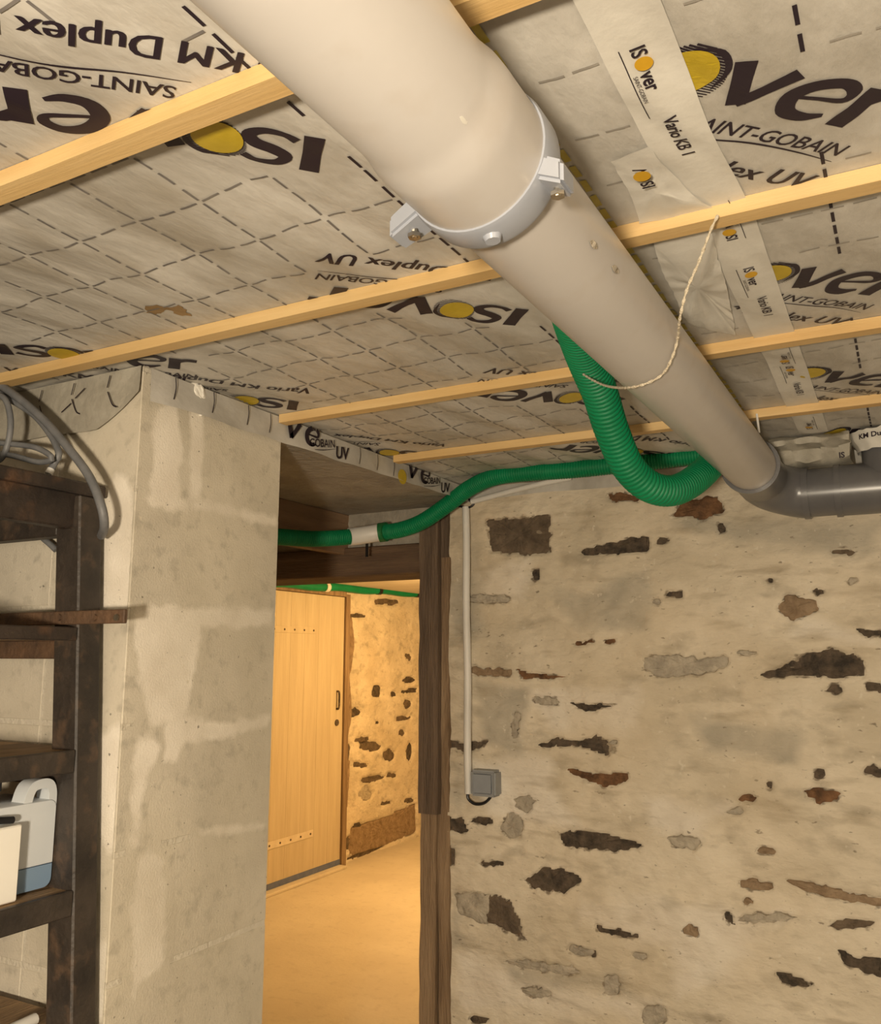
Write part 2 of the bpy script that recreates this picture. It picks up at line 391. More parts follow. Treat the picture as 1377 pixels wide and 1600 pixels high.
# ---- ceiling membrane
BY = [0.085, 0.525, 0.955, 1.415, 1.855, 2.215]      # near edges of the battens
def mem_z(x, y):
    d = min(abs(y - (b + .012)) for b in BY)
    k = min(1.0, d / 0.12)
    v = noise.noise(Vector((x * 15 - y * 4.0, y * 2.4, 0.3))) * 0.0075 + noise.noise(Vector((x * 5, y * 4, 4.1))) * 0.006
    v += noise.noise(Vector((x * 34 - y * 12, y * 7, 2.0))) * 0.0022
    return CE + v * k + 0.0015
def axis_steps(a, b, step): 
    n = max(1, int(round((b - a) / step))); return [a + (b - a) * i / n for i in range(n + 1)]
def grid_mesh(us, vs_, fn):
    V = [tuple(fn(u, v)) for v in vs_ for u in us]; n = len(us)
    Fc = [(j * n + i, j * n + i + 1, (j + 1) * n + i + 1, (j + 1) * n + i) for j in range(len(vs_) - 1) for i in range(n - 1)]
    me = bpy.data.meshes.new('grid'); me.from_pydata(V, [], Fc)
    for p in me.polygons: p.use_smooth = True
    return me
xs = axis_steps(XF, -1.5, 0.08)[:-1] + axis_steps(-1.5, 0.12, 0.012)[:-1] + axis_steps(0.12, XR, 0.08)
ys = axis_steps(YB, 0.3, 0.08)[:-1] + axis_steps(0.3, YS + .02, 0.014)
ceiling = struct(link('ceiling', grid_mesh(xs, ys, lambda u, v: (u, v, mem_z(u, v))), 'membrane'))

# ---- print on the membrane
dg = None
def text_geo(body, size, bold=0.0, shear=0.0, align='LEFT', spacing=1.0):
    cu = bpy.data.curves.new('t', 'FONT'); cu.body = body; cu.size = size; cu.offset = bold; cu.shear = shear
    cu.align_x = align; cu.resolution_u = 3; cu.fill_mode = 'FRONT'; cu.space_character = spacing
    ob = bpy.data.objects.new('t', cu); COL.objects.link(ob)
    bpy.context.view_layer.update()
    d = bpy.context.evaluated_depsgraph_get()
    me = ob.evaluated_get(d).to_mesh()
    V = [(v.co.x, v.co.y) for v in me.vertices]; Fc = [tuple(p.vertices) for p in me.polygons]
    ob.evaluated_get(d).to_mesh_clear()
    bpy.data.objects.remove(ob); bpy.data.curves.remove(cu)
    return V, Fc
def stroke(pts, wid, sub=6):
    """variable width stroke as a strip of quads (2D)"""
    P = spline([(p[0], p[1], 0) for p in pts], sub) if len(pts) > 2 else [Vector((*pts[0], 0)).lerp(Vector((*pts[1], 0)), k / 4) for k in range(5)]
    n = len(P); V = []; Fc = []
    for i, p in enumerate(P):
        t = (P[min(n - 1, i + 1)] - P[max(0, i - 1)]).normalized(); nn = Vector((-t.y, t.x, 0))
        f = i / (n - 1) * (len(wid) - 1); k = min(int(f), len(wid) - 2); wd = wid[k] + (wid[k + 1] - wid[k]) * (f - k)
        V += [(p.x + nn.x * wd / 2, p.y + nn.y * wd / 2), (p.x - nn.x * wd / 2, p.y - nn.y * wd / 2)]
    for i in range(n - 1): Fc.append((2 * i, 2 * i + 1, 2 * i + 3, 2 * i + 2))
    return V, Fc
def ellipse(cx, cy, rx, ry, n=28, tilt=0.0):
    c, s = math.cos(tilt), math.sin(tilt)
    V = [(cx + rx * math.cos(a) * c - ry * math.sin(a) * s, cy + rx * math.cos(a) * s + ry * math.sin(a) * c) for a in [2 * math.pi * k / n for k in range(n)]]
    return V, [tuple(range(n))]
class Flat:
    def __init__(s): s.V = []; s.F = []
    def add(s, g, ox=0, oy=0, sc=1.0, sh=0.0):
        b = len(s.V); s.V += [(ox + (x + sh * y) * sc, oy + y * sc) for x, y in g[0]]; s.F += [tuple(b + i for i in f) for f in g[1]]; return s
    def obj(s, name, ma, parent, place, maxlen=0.012, keep=None):
        bm = bmesh.new(); vs = [bm.verts.new((x, y, 0)) for x, y in s.V]
        for f in s.F:
            try: bm.faces.new([vs[i] for i in f])
            except Exception: pass
        bmesh.ops.triangulate(bm, faces=bm.faces)
        for _ in range(3):
            e = [e for e in bm.edges if e.calc_length() > maxlen]
            if not e: break
            bmesh.ops.subdivide_edges(bm, edges=e, cuts=1)
            bmesh.ops.triangulate(bm, faces=bm.faces)
        for v in bm.verts: v.co = place(v.co.x, v.co.y)
        if keep:
            bad = [f for f in bm.faces if not keep(f.calc_center_median())]
            bmesh.ops.delete(bm, geom=bad, context='FACES')
            if not bm.faces: bm.free(); return None
        me = bpy.data.meshes.new(name); bm.to_mesh(me); bm.free()
        return link(name, me, ma, parent)
CAP = 0.066
G_I = stroke([(.16, 0), (.16, 1.0)], [.32, .29, .32])
G_S = stroke([(.82, .80), (.62, .93), (.30, .90), (.16, .70), (.36, .54), (.64, .42), (.74, .22), (.52, .06), (.22, .08), (.02, .20)], [.16, .13, .17, .22, .25, .25, .22, .17, .13, .18], 5)
G_v = [stroke([(-.02, .74), (.34, .02)], [.25, .24, .24]), stroke([(.30, .05), (.50, .36), (.70, .74)], [.20, .17, .22])]
G_e = [stroke([(.22, .36), (.46, .40), (.74, .46), (.76, .62), (.56, .72), (.28, .62), (.12, .36), (.24, .10), (.50, .05), (.74, .14)], [.06, .07, .10, .17, .16, .20, .23, .22, .17, .07], 5)]
G_r = [stroke([(.12, 0), (.12, .72)], [.26, .25, .27]), stroke([(.14, .46), (.34, .66), (.58, .66)], [.16, .20, .15])]
def swoosh():
    return stroke([(.13, -.052), (.18, -.050), (.23, -.046), (.28, -.047), (.325, -.051)], [.0008, .0022, .0028, .0022, .0008])
def halo(cx, cy):
    V = []; Fc = []
    rx, ry = .032, .035; N = 22
    for k in range(N):
        y = -ry + 2 * ry * (k + .5) / N
        hw = rx * math.sqrt(max(0, 1 - (y / ry) ** 2)); th = .0006 + .0007 * max(0, (y / ry) * .5 + .4)
        b = len(V); sk = -y * .25
        V += [(cx - hw + sk, cy + y - th), (cx + hw + sk, cy + y - th), (cx + hw + sk, cy + y + th), (cx - hw + sk, cy + y + th)]
        Fc.append((b, b + 1, b + 2, b + 3))
    return V, Fc
LOGO_RECTS = []
def logo(parent, place, letters='ISOver', lines=True, keep=None):
    """place(u, v, lift) -> 3D; u along the reading direction from the foot of the I, v towards the letter tops"""
    p1 = lambda u, v: place(u, v, 0.0012)
    p2 = lambda u, v: place(u, v, 0.0018)
    f = Flat()
    if 'I' in letters: f.add(G_I, 0, 0, CAP, -.05)
    if 'S' in letters: f.add(G_S, .026, 0, CAP, -.05)
    if 'v' in letters:
        for g in G_v: f.add(g, .1445, 0, CAP * 1.18, .0)
    if 'e' in letters:
        for g in G_e: f.add(g, .202, 0, CAP * 1.2, .05)
    if 'r' in letters:
        for g in G_r: f.add(g, .274, 0, CAP * 1.2, .05)
    f.obj('printed_wordmark', 'print', parent, p1, keep=keep)
    if 'O' in letters:
        h = Flat().add(halo(.108, .030)); h.add(stroke([(.136, .014), (.134, .044), (.116, .061), (.092, .058)], [.001, .006, .007, .001], 5))
        h.obj('printed_halo', 'print', parent, p1, keep=keep)
        Flat().add(ellipse(.104, .030, .0255, .029, 26, .35)).obj('printed_disc', 'yellow_ink', parent, p2, keep=keep)
    if lines:
        t = Flat()
        t.add(text_geo('SAINT-GOBAIN', .027, 0.0003, 0.12, spacing=.97), .142, -.041)
        t.add(swoosh())
        for q in (-.0010, 0, .0010): t.add(text_geo('Vario KM Duplex UV', .039, 0, 0.12, spacing=1.0), -.012 + q, -.103 + abs(q) * .3)
        t.obj('printed_lettering', 'print', parent, p1, keep=keep)
LOGOS_L = [(-.478, .642), (-.465, 1.140), (-.470, 1.655), (-.490, 2.165), (-1.30, .30), (-1.062, 1.36), (-1.04, 1.88), (-.475, .13)]
LOGOS_R = [(-.229, .660), (-.223, 1.120), (-.22, 1.600), (-.215, 2.08), (.33, .80), (.33, 1.33)]
LOGOS_W = [(-1.336, .888)]
S2 = math.sqrt(.5)
def place_left(o):
    def pl(u, v, l):
        x = o[0] - u * S2 - v * S2; y = o[1] - u * S2 + v * S2
        return Vector((x, y, mem_z(x, y) - l))
    return pl
def place_right(o):
    def pl(u, v, l):
        x = o[0] + u * S2 + v * S2; y = o[1] + u * S2 - v * S2
        return Vector((x, y, mem_z(x, y) - l))
    return pl
def uv_left(o, x, y): dx, dy = x - o[0], y - o[1]; return (-dx - dy) * S2, (-dx + dy) * S2
def uv_right(o, x, y): dx, dy = x - o[0], y - o[1]; return (dx + dy) * S2, (dx - dy) * S2
def in_logo(x, y):
    for o in LOGOS_L:
        u, v = uv_left(o, x, y)
        if -.03 < u < .34 and -.11 < v < .085: return True
    for o in LOGOS_R + LOGOS_W:
        u, v = uv_right(o, x, y)
        if -.03 < u < .34 and -.11 < v < .085: return True
    return False

def on_ceiling(p): return (p.x > XL + .004 or p.y < YL - .004) and p.y < YS
def right_of_joint(p): return p.x > -.19 and p.y < YS
for o in LOGOS_L: logo(ceiling, place_left(o), keep=on_ceiling)
for o in LOGOS_R: logo(ceiling, place_right(o), 'Over' if o[0] < 0 else 'ISOver', keep=right_of_joint)
for o in LOGOS_W: logo(ceiling, place_right(o), keep=on_ceiling)
def dashes(name, ma, segs, wid, keepfn, lift=0.0011):
    """segs: (x0, y0, x1, y1) dashes lying on the membrane"""
    V = []; Fc = []
    for x0, y0, x1, y1 in segs:
        if not keepfn((x0 + x1) / 2, (y0 + y1) / 2): continue
        dx, dy = x1 - x0, y1 - y0; L = math.hypot(dx, dy); nx, ny = -dy / L * wid / 2, dx / L * wid / 2
        k = 3; b = len(V)
        for i in range(k + 1):
            x, y = x0 + dx * i / k, y0 + dy * i / k
            for sg in (1, -1):
                X, Y = x + nx * sg, y + ny * sg; V.append((X, Y, mem_z(X, Y) - lift))
        for i in range(k): Fc.append((b + 2 * i, b + 2 * i + 1, b + 2 * i + 3, b + 2 * i + 2))
    me = bpy.data.meshes.new(name); me.from_pydata(V, [], Fc)
    o = link(name, me, ma, ceiling); o['kind'] = 'stuff'; return o
rg = random.Random(3)
segs = []
P3 = 0.1 / 3
def run_x(y, x0, x1, out, ph=0.0):
    x = x0
    while x < x1:
        j = (rg.random() - .5) * .004; out.append((x + .004 + j, y, x + P3 - .005 + j, y)); x += P3
def run_y(x, y0, y1, out):
    y = y0
    while y < y1:
        j = (rg.random() - .5) * .004; out.append((x, y + .004 + j, x, y + P3 - .005 + j)); y += P3
for k in range(28): run_x(.1726 + .1 * k - .1, -1.674, -.475, segs)
for k in range(12): run_y(-.574 - .1 * k, .0726, 2.34, segs)
okL = lambda x, y: (x > XL + .01 or y < YL - .01) and y < YS - .01 and not in_logo(x, y)
dashes('printed_grid', 'grid_ink', segs, .0030, okL)
segs = []; run_y(-.475, .0726, 2.34, segs)
dashes('printed_edge_line', 'print', segs, .0038, lambda x, y: okL(x, y) or y < .6 or .66 < y < .78)
segs = []; run_y(-.043, .10, 2.34, segs)
dashes('printed_edge_line', 'print', segs, .0038, lambda x, y: not in_logo(x, y) or (y % .5) > .40)
segs = []
for k in range(24): run_x(.027 + .1 * k, -.125, 1.2, segs)
for k in range(24): run_x(.06 + .1 * k, -.262, -.205, segs)
dashes('printed_grid', 'pale_ink', segs, .0030, lambda x, y: y < YS - .02 and not (x > -.13 and in_logo(x, y)))
segs = []; run_y(-.277, .10, 2.3, segs)
dashes('printed_lap_line', 'edge_ink', segs, .0075, lambda x, y: True)
# glue stain on the membrane
def on_mem(u, v, l): return Vector((u, v, mem_z(u, v) - .0009 - l))
st = [tuple(atZ(x, y, CE)[:2]) for x, y in ((228, 478), (246, 474), (262, 478), (280, 476), (300, 494), (280, 492), (262, 484), (244, 492), (230, 490))]
f = Flat(); f.add((jag(st, .005, .006, 5), [tuple(range(len(jag(st, .005, .006, 5))))]))
f.obj('glue_stain', 'stain', ceiling, lambda u, v: on_mem(u, v, 0))

# ---- turned-down flaps of membrane along the walls
def flap(name, pts_top, pts_bot, nx, seed, ma='membrane'):
    V = []; Fc = []; n = len(pts_top); R = 6
    for i in range(n):
        for r in range(R + 1):
            p = Vector(pts_top[i]).lerp(Vector(pts_bot[i]), r / R)
            p = p + Vector(nx) * (0.004 + 0.006 * (noise.noise(p * 14 + Vector((seed, 0, 0))) + .35) * (0.3 + r / R))
            V.append(tuple(p))
    for i in range(n - 1):
        for r in range(R):
            a = i * (R + 1) + r; Fc.append((a, a + 1, a + R + 2, a + R + 1))
    me = bpy.data.meshes.new(name); me.from_pydata(V, [], Fc)
    for p in me.polygons: p.use_smooth = True
    return link(name, me, ma, ceiling)
yy = axis_steps(YL + .01, YS - .01, .02)
flap('membrane_flap', [(XL + .004, y, CE - .002) for y in yy], [(XL + .006, y, CZ + .452 + .012 * (y - 1.4) + .004 * noise.noise(Vector((y * 9, 1, 1)))) for y in yy], (1, 0, 0), 1)
xx = axis_steps(-1.75, XL + .004, .02)
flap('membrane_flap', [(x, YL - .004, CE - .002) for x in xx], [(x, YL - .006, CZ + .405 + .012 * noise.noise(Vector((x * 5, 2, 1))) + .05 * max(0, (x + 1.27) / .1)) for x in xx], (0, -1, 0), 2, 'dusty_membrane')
xx = axis_steps(XL + .01, .2, .02)
flap('membrane_flap', [(x, YS - .006, CE - .002) for x in xx], [(x, YS - .010, CZ + .472 + .008 * noise.noise(Vector((x * 6, 3, 1)))) for x in xx], (0, -1, 0), 3)
def flap_at(y0, z0, tilt):      # print on the passage-side flap
    c, sn = math.cos(tilt), math.sin(tilt)
    return lambda u, v: Vector((XL + .0165, y0 + u * c - v * sn, z0 + u * sn + v * c))
on_strip = lambda p: CZ + .447 < p.z < CE - .003
for y0, dz in ((1.435, 0), (1.955, .006)):
    f = Flat()
    for g in G_v: f.add(g, 0, 0, .060)
    for g in G_e: f.add(g, .060, .012, .060, .1)
    f.obj('printed_wordmark', 'print', ceiling, flap_at(y0, CZ + .470 + dz, -.18), keep=on_strip)
    f = Flat().add(text_geo('GOBAIN', .026, .0004, .1))
    f.add(stroke([(.0, -.006), (.05, -.007), (.10, -.003)], [.0008, .0022, .0008]))
    f.obj('printed_lettering', 'print', ceiling, flap_at(y0 + .085, CZ + .463 + dz, .18), keep=on_strip)
    Flat().add(text_geo('UV', .040, .0012, .15)).obj('printed_lettering', 'print', ceiling, flap_at(y0 + .185, CZ + .457 + dz, .12), keep=on_strip)
Flat().add(ellipse(.0, .0, .022, .020)).obj('printed_disc', 'yellow_ink', ceiling, lambda u, v: Vector((XL + .0162, 1.925 + u, CZ + .468 + v)), keep=on_strip)
f = Flat()
for y in (1.11, 1.21, 1.31, 1.38, 1.72, 1.80, 1.88):
    f.add(stroke([(y, 0), (y + .004, .022), (y + .002, .042)], [.0024, .0024, .0024]))
f.obj('printed_edge_line', 'print', ceiling, lambda u, v: Vector((XL + .0165, u, CZ + .462 + v)))
f = Flat()
for x in (-1.235, -1.33, -1.42):
    f.add(stroke([(x, 0), (x - .006, -.022)], [.0024, .0024])); f.add(stroke([(x - .004, -.030), (x + .010, -.055), (x + .022, -.062)], [.0024, .0024, .0024]))
f.add(stroke([(-1.36, -.052), (-1.335, -.038)], [.0022, .0022])); f.add(stroke([(-1.325, -.030), (-1.30, -.014)], [.0022, .0022]))
f.obj('printed_edge_line', 'print', ceiling, lambda u, v: Vector((u, YL - .0165, CE - .012 + v)))

# ---- joint tape along the ceiling
tape_o = link('joint_tape', grid_mesh(axis_steps(-.199, -.138, .006), axis_steps(.05, 2.09, .012),
     lambda u, v: (u + .0035 * math.sin(v * 2.1) + .012 * max(0, min(1, (v - .80) / .2)), v, mem_z(u, v) - .0032 - .0012 * noise.noise(Vector((u * 40, v * 14, 5))))), 'tape')
tag(tape_o, 'long white printed sealing tape stuck along the ceiling membrane joint', 'tape')
def tape_x(v): return .0035 * math.sin(v * 2.1) + .012 * max(0, min(1, (v - .80) / .2))
def on_tape(y0, x0, sgn):
    def pl(u, v, l):
        y = y0 + u * sgn; x = x0 + v * sgn + tape_x(y)
        return Vector((x, y, mem_z(x, y) - .0052 - l))
    return pl
def tape_print(y0, x0, sgn, parent, second=True):
    pl = on_tape(y0, x0, sgn)
    f = Flat().add(text_geo('IS', .0190, .0003, 0), 0, 0)
    f.add(text_geo('ver', .0190, .0004, .05), .0330, 0)
    f.add(text_geo('SAINT-GOBAIN', .0055, 0, 0), .034, -.0062)
    f.add(stroke([(-.002, -.0085), (.098, -.0085)], [.0009, .0009]))
    if second: f.add(text_geo('Vario KB 1', .0185, .0003, 0, spacing=.95), .104, .002)
    f.obj('printed_lettering', 'print', parent, lambda u, v: pl(u, v, 0), .02)
    Flat().add(ellipse(.0222, .0068, .0084, .0080)).obj('printed_disc', 'tape_orange', parent, lambda u, v: pl(u, v, .0006), .02)
tape_print(.655, -.176, 1, tape_o)
tape_print(1.045, -.164, -1, tape_o, False)
tape_print(1.130, -.172, 1, tape_o)
tape_print(1.575, -.162, -1, tape_o, False)
tape_print(1.590, -.172, 1, tape_o)
tape_print(2.05, -.166, -1, tape_o, False)
# crumpled second strip of tape beside the first
def crumple(name, poly, seed, lift=.004):
    n = len(poly); c = Vector((sum(p[0] for p in poly) / n, sum(p[1] for p in poly) / n))
    ring = jag(poly, .012, .0015, seed); V = []; Fc = []; k = len(ring)
    for s in (1, .75, .5, .25):
        for p in ring:
            q = c + (Vector(p) - c) * s
            V.append((q.x, q.y, mem_z(q.x, q.y) - lift - .004 * (1 - s) - .005 * abs(noise.noise(Vector((q.x * 45, q.y * 30, seed))))))
    V.append((c.x, c.y, mem_z(c.x, c.y) - lift - .006))
    for r in range(3):
        for i in range(k): j = (i + 1) % k; Fc.append((r * k + i, r * k + j, (r + 1) * k + j, (r + 1) * k + i))
    for i in range(k): Fc.append((3 * k + i, 3 * k + (i + 1) % k, 4 * k))
    me = bpy.data.meshes.new(name); me.from_pydata(V, [], Fc)
    for p in me.polygons: p.use_smooth = True
    return link(name, me, 'tape')
cp = [tuple(atZ(x, y, CE)[:2]) for x, y in ((955, 248), (1012, 222), (1080, 300), (1118, 322), (1000, 345), (985, 300))]
tag(crumple('tape_scrap', cp, 3), 'crumpled scrap of printed tape beside the long ceiling tape, before the second batten', 'tape')
cp = [tuple(atZ(x, y, CE)[:2]) for x, y in ((1020, 372), (1110, 350), (1135, 440), (1150, 520), (1075, 500), (1035, 420))]
tag(crumple('tape_scrap', cp, 8), 'larger rumpled sheet of pale tape between pipe and long ceiling tape', 'tape')
sc = [o for o in bpy.data.objects if o.name.startswith('tape_scrap')][0]
f = Flat().add(text_geo('ISOV', .020, .0004, 0)); 
f.obj('printed_lettering', 'print', sc, lambda u, v: Vector((-.204 - v * .95 + .0 , .862 - u, mem_z(-.2, .84) - .0155)), .02)
Flat().add(ellipse(.0275, .007, .010, .009)).obj('printed_disc', 'tape_orange', sc, lambda u, v: Vector((-.204 - v, .862 - u, mem_z(-.2, .84) - .0163)))

# ---- wooden battens nailed under the membrane
LB = ['wooden ceiling batten directly above the camera, nearest of all', 'wooden ceiling batten crossing the large upside-down lettering at upper left',
      'wooden ceiling batten that passes just beyond the grey pipe clamp', 'wooden ceiling batten ending at the block pier, crossed by the twine',
      'wooden ceiling batten passing just above the upper green hose', 'short wooden ceiling batten closest to the stone wall, right of the pipe']
for k, y in enumerate(BY):
    x0, x1 = (XF + .02, XR - .02) if k < 3 else (XL + .012, XR - .02)
    if k == 5: x0 = -.36
    if k == 4: x0 = XL + .03
    n = 24; mb = MB(); vs_ = []; fs_ = []
    for i in range(n + 1):
        x = x0 + (x1 - x0) * i / n; b = .002 * noise.noise(Vector((x * 3, k * 7, 1)))
        t = .0175; wd = .026
        for (dy, dz) in ((0, .001), (0, -t), (wd, -t), (wd, .001)): vs_.append((x, y + dy + b, CE + dz))
    for i in range(n):
        for q in range(4):
            a = i * 4 + q; c = i * 4 + (q + 1) % 4; fs_.append((a, c, c + 4, a + 4))
    fs_ += [(3, 2, 1, 0), (n * 4, n * 4 + 1, n * 4 + 2, n * 4 + 3)]
    o = mb.add(vs_, fs_).build('ceiling_batten', 'batten')
    tag(o, LB[k], 'batten', 'ceiling battens')

# ---- stone wall (lime plaster over rubble, stones showing through)
def wall_y(u, v, out): return Vector((u, YS - out, v))
STONES = [  # (outline in photo pixels on the wall plane) or (cx, cy, w, h, tilt)
 ('stone_brown', [(758, 812), (858, 803), (860, 862), (815, 868), (768, 862)]),
 ('stone_dark', [(906, 862), (940, 850), (985, 840), (1008, 838), (1012, 860), (960, 866), (915, 868)]),
 ('stone_dark', (837, 898, 13, 24, 0)), ('stone_rust', [(1045, 805), (1070, 780), (1120, 775), (1130, 800), (1100, 812)]),
 ('stone_rust', (972, 776, 50, 14, .1)), ('stone_dark', (1127, 826, 15, 14, 0)), ('stone_dark', (1034, 845, 22, 10, -.3)),
 ('stone_dark', (1053, 928, 30, 14, 0)), ('stone_grey', (1025, 942, 15, 9, 0)), ('stone_dark', (1003, 848, 18, 30, .4)),
 ('stone_tan', [(1216, 945), (1232, 930), (1275, 938), (1278, 955), (1240, 970), (1222, 960)]), ('stone_dark', (1280, 925, 22, 11, .2)),
 ('stone_grey', (1334, 908, 18, 10, -.4)), ('stone_dark', (1203, 908, 9, 9, 0)),
 ('stone_dark', [(1338, 982), (1377, 984), (1377, 996), (1350, 994)]),
 ('stone_dark', [(1178, 1056), (1215, 1042), (1260, 1020), (1300, 1012), (1350, 1030), (1352, 1055), (1300, 1058), (1240, 1058)]),
 ('stone_dark', (1302, 1078, 28, 12, .1)), ('stone_dark', (1368, 1075, 40, 12, .2)),
 ('stone_grey', [(1003, 1027), (1060, 1022), (1095, 1030), (1137, 1025), (1135, 1043), (1085, 1055), (1030, 1060), (1005, 1045)]),
 ('stone_brown', (1318, 862, 44, 9, .05)), ('stone_rust', (912, 1004, 40, 7, -.1)), ('stone_rust', (953, 1003, 18, 8, 0)),
 ('stone_rust', [(803, 1045), (830, 1050), (862, 1056), (890, 1057), (860, 1062), (815, 1060)]),
 ('stone_tan', (765, 1050, 70, 14, .05)),
 ('stone_grey', (852, 1095, 45, 12, .15)), ('stone_dark', [(890, 1098), (925, 1100), (962, 1100), (935, 1110), (915, 1113)]),
 ('stone_dark', [(838, 1165), (870, 1152), (900, 1158), (940, 1150), (965, 1172), (950, 1182), (920, 1170), (880, 1165), (845, 1168)]),
 ('stone_rust', [(878, 1198), (905, 1205), (925, 1210), (985, 1205), (980, 1222), (945, 1232), (920, 1220), (890, 1210)]),
 ('stone_rust', (1168, 1247, 36, 12, 0)), ('stone_rust', [(1258, 1236), (1280, 1232), (1315, 1240), (1312, 1254), (1275, 1254), (1260, 1248)]),
 ('stone_dark', (1280, 1210, 24, 15, .1)), ('stone_dark', (1367, 1206, 42, 18, .2)), ('stone_dark', (1203, 1226, 12, 9, 0)),
 ('stone_dark', [(870, 1302), (905, 1298), (950, 1305), (1008, 1322), (965, 1332), (920, 1328), (880, 1325)]),
 ('stone_dark', [(820, 1375), (845, 1358), (885, 1360), (908, 1378), (880, 1396), (835, 1390)]),
 ('stone_grey', [(712, 1398), (745, 1392), (765, 1400), (762, 1445), (735, 1436), (715, 1425)]),
 ('stone_brown', [(757, 1398), (795, 1405), (812, 1438), (824, 1472), (792, 1455), (760, 1440)]),
 ('stone_dark', (767, 1350, 40, 12, 0)), ('stone_dark', [(930, 1447), (965, 1452), (998, 1460), (1000, 1470), (960, 1462), (935, 1458)]),
 ('stone_tan', [(1230, 1375), (1290, 1385), (1340, 1400), (1377, 1405), (1377, 1415), (1320, 1408), (1260, 1395)]),
 ('stone_tan', (1182, 1384, 56, 15, .15)), ('stone_tan', (1197, 1331, 28, 13, 0)), ('stone_grey', (1068, 1315, 52, 20, .1)),
 ('stone_grey', (1195, 1434, 90, 14, -.05)), ('stone_brown', (1335, 1445, 85, 15, -.05)), ('stone_dark', (1141, 1436, 12, 22, -.4)),
 ('stone_dark', [(1310, 1485), (1340, 1495), (1377, 1500), (1377, 1528), (1345, 1518), (1320, 1505)]),
 ('stone_dark', [(1208, 1522), (1235, 1525), (1280, 1545), (1255, 1548), (1220, 1538)]),
 ('stone_tan', (1080, 1453, 26, 19, 0)), ('stone_grey', (1022, 1586, 46, 32, 0)), ('stone_grey', (850, 1512, 120, 16, .12)),
 ('stone_dark', [(697, 1275), (722, 1278), (732, 1300), (720, 1300), (698, 1298)]), ('stone_dark', (752, 1284, 36, 12, 0)), ('stone_grey', (800, 1290, 36, 38, .2)),
 ('stone_dark', [(700, 1158), (730, 1162), (762, 1156), (758, 1166), (725, 1176), (702, 1168)]),
 ('stone_grey', (820, 1255, 36, 24, .2)), ('stone_dark', (745, 1596, 34, 12, .2)), ('stone_grey', (760, 935, 70, 16, 0)), ('stone_grey', (806, 1130, 14, 40, .1)),
 ('stone_grey', (905, 1485, 40, 16, .2)), ('stone_grey', (1000, 1495, 34, 12, 0)), ('stone_tan', (1170, 1408, 16, 12, 0)),
 ('stone_dark', (928, 1492, 10, 12, 0)), ('stone_grey', (1150, 1268, 30, 10, 0)), ('stone_grey', (955, 1540, 30, 34, 0)), ('stone_grey', (840, 1552, 46, 14, .2)),
 ('stone_brown', (705, 1340, 14, 26, 0)), ('stone_grey', (1160, 1020, 44, 6, 0)), ('stone_grey', (960, 1160, 20, 8, 0)),
]
def px_on(plane, x, y):
    if plane == 'S': p = atY(x, y, YS); return (p.x, p.z)
    if plane == 'B': p = atX(x, y, XBACK); return (p.y, p.z)
    if plane == 'P': p = atX(x, y, XL); return (p.y, p.z)
    if plane == 'L': p = atY(x, y, YL); return (p.x, p.z)
def outlines(lst, plane, step, amp):
    out = []
    for k, it in enumerate(lst):
        ma, sh = it
        if isinstance(sh, tuple):
            cx, cy, ww, hh, ti = sh
            pl = []
            for (a, b) in blob(ww, hh, k + 11): pl.append((cx + a * math.cos(ti) - b * math.sin(ti), cy + a * math.sin(ti) + b * math.cos(ti)))
        else: pl = sh
        pts = [px_on(plane, *p) for p in pl]
        area = sum(pts[i][0] * pts[(i + 1) % len(pts)][1] - pts[(i + 1) % len(pts)][0] * pts[i][1] for i in range(len(pts)))
        if area < 0: pts = pts[::-1]
        out.append((ma, [tuple(p) for p in jag(pts, step, amp, k + 1)]))
    return out
SO = outlines(STONES, 'S', .0085, .006)
def plaster_out(u, v):
    o = noise.noise(Vector((u * 3, v * 3.5, 1))) * .012 + noise.noise(Vector((u * 9, v * 11, 2))) * .009 + noise.noise(Vector((u * 28, v * 34, 3))) * .0042
    return o
boxes = [(min(p[0] for p in pl), max(p[0] for p in pl), min(p[1] for p in pl), max(p[1] for p in pl), pl) for _, pl in SO]
def stone_front(u, v):
    o = plaster_out(u, v)
    for a, b, c, d, pl in boxes:
        if a < u < b and c < v < d and inside(pl, u, v): o -= .013; break
    return Vector((u, YS - o, v))
XJ = -1.238
us = axis_steps(XJ, .06, .0065)[:-1] + axis_steps(.06, XR, .05)
vs2 = axis_steps(0, .42, .05)[:-1] + axis_steps(.42, CE + .03, .0065)
wall_stone = struct(link('wall_front', grid_mesh(us, vs2, stone_front), 'plaster'))
struct(MB().box((XJ, YS + .045, 0), (XR, YS + .42, CE + .03)).build('wall_front_core', 'plain_wall'))
for k, (ma, pl) in enumerate(SO):
    n = len(pl); c = (sum(p[0] for p in pl) / n, sum(p[1] for p in pl) / n); base = plaster_out(*c)
    fl = ma in ('stone_grey', 'stone_tan'); me = slab_mesh(pl, wall_y, base - .022, base - (.001 if fl else .006), k, grow=1.03)
    link('stone', me, ma, wall_stone)

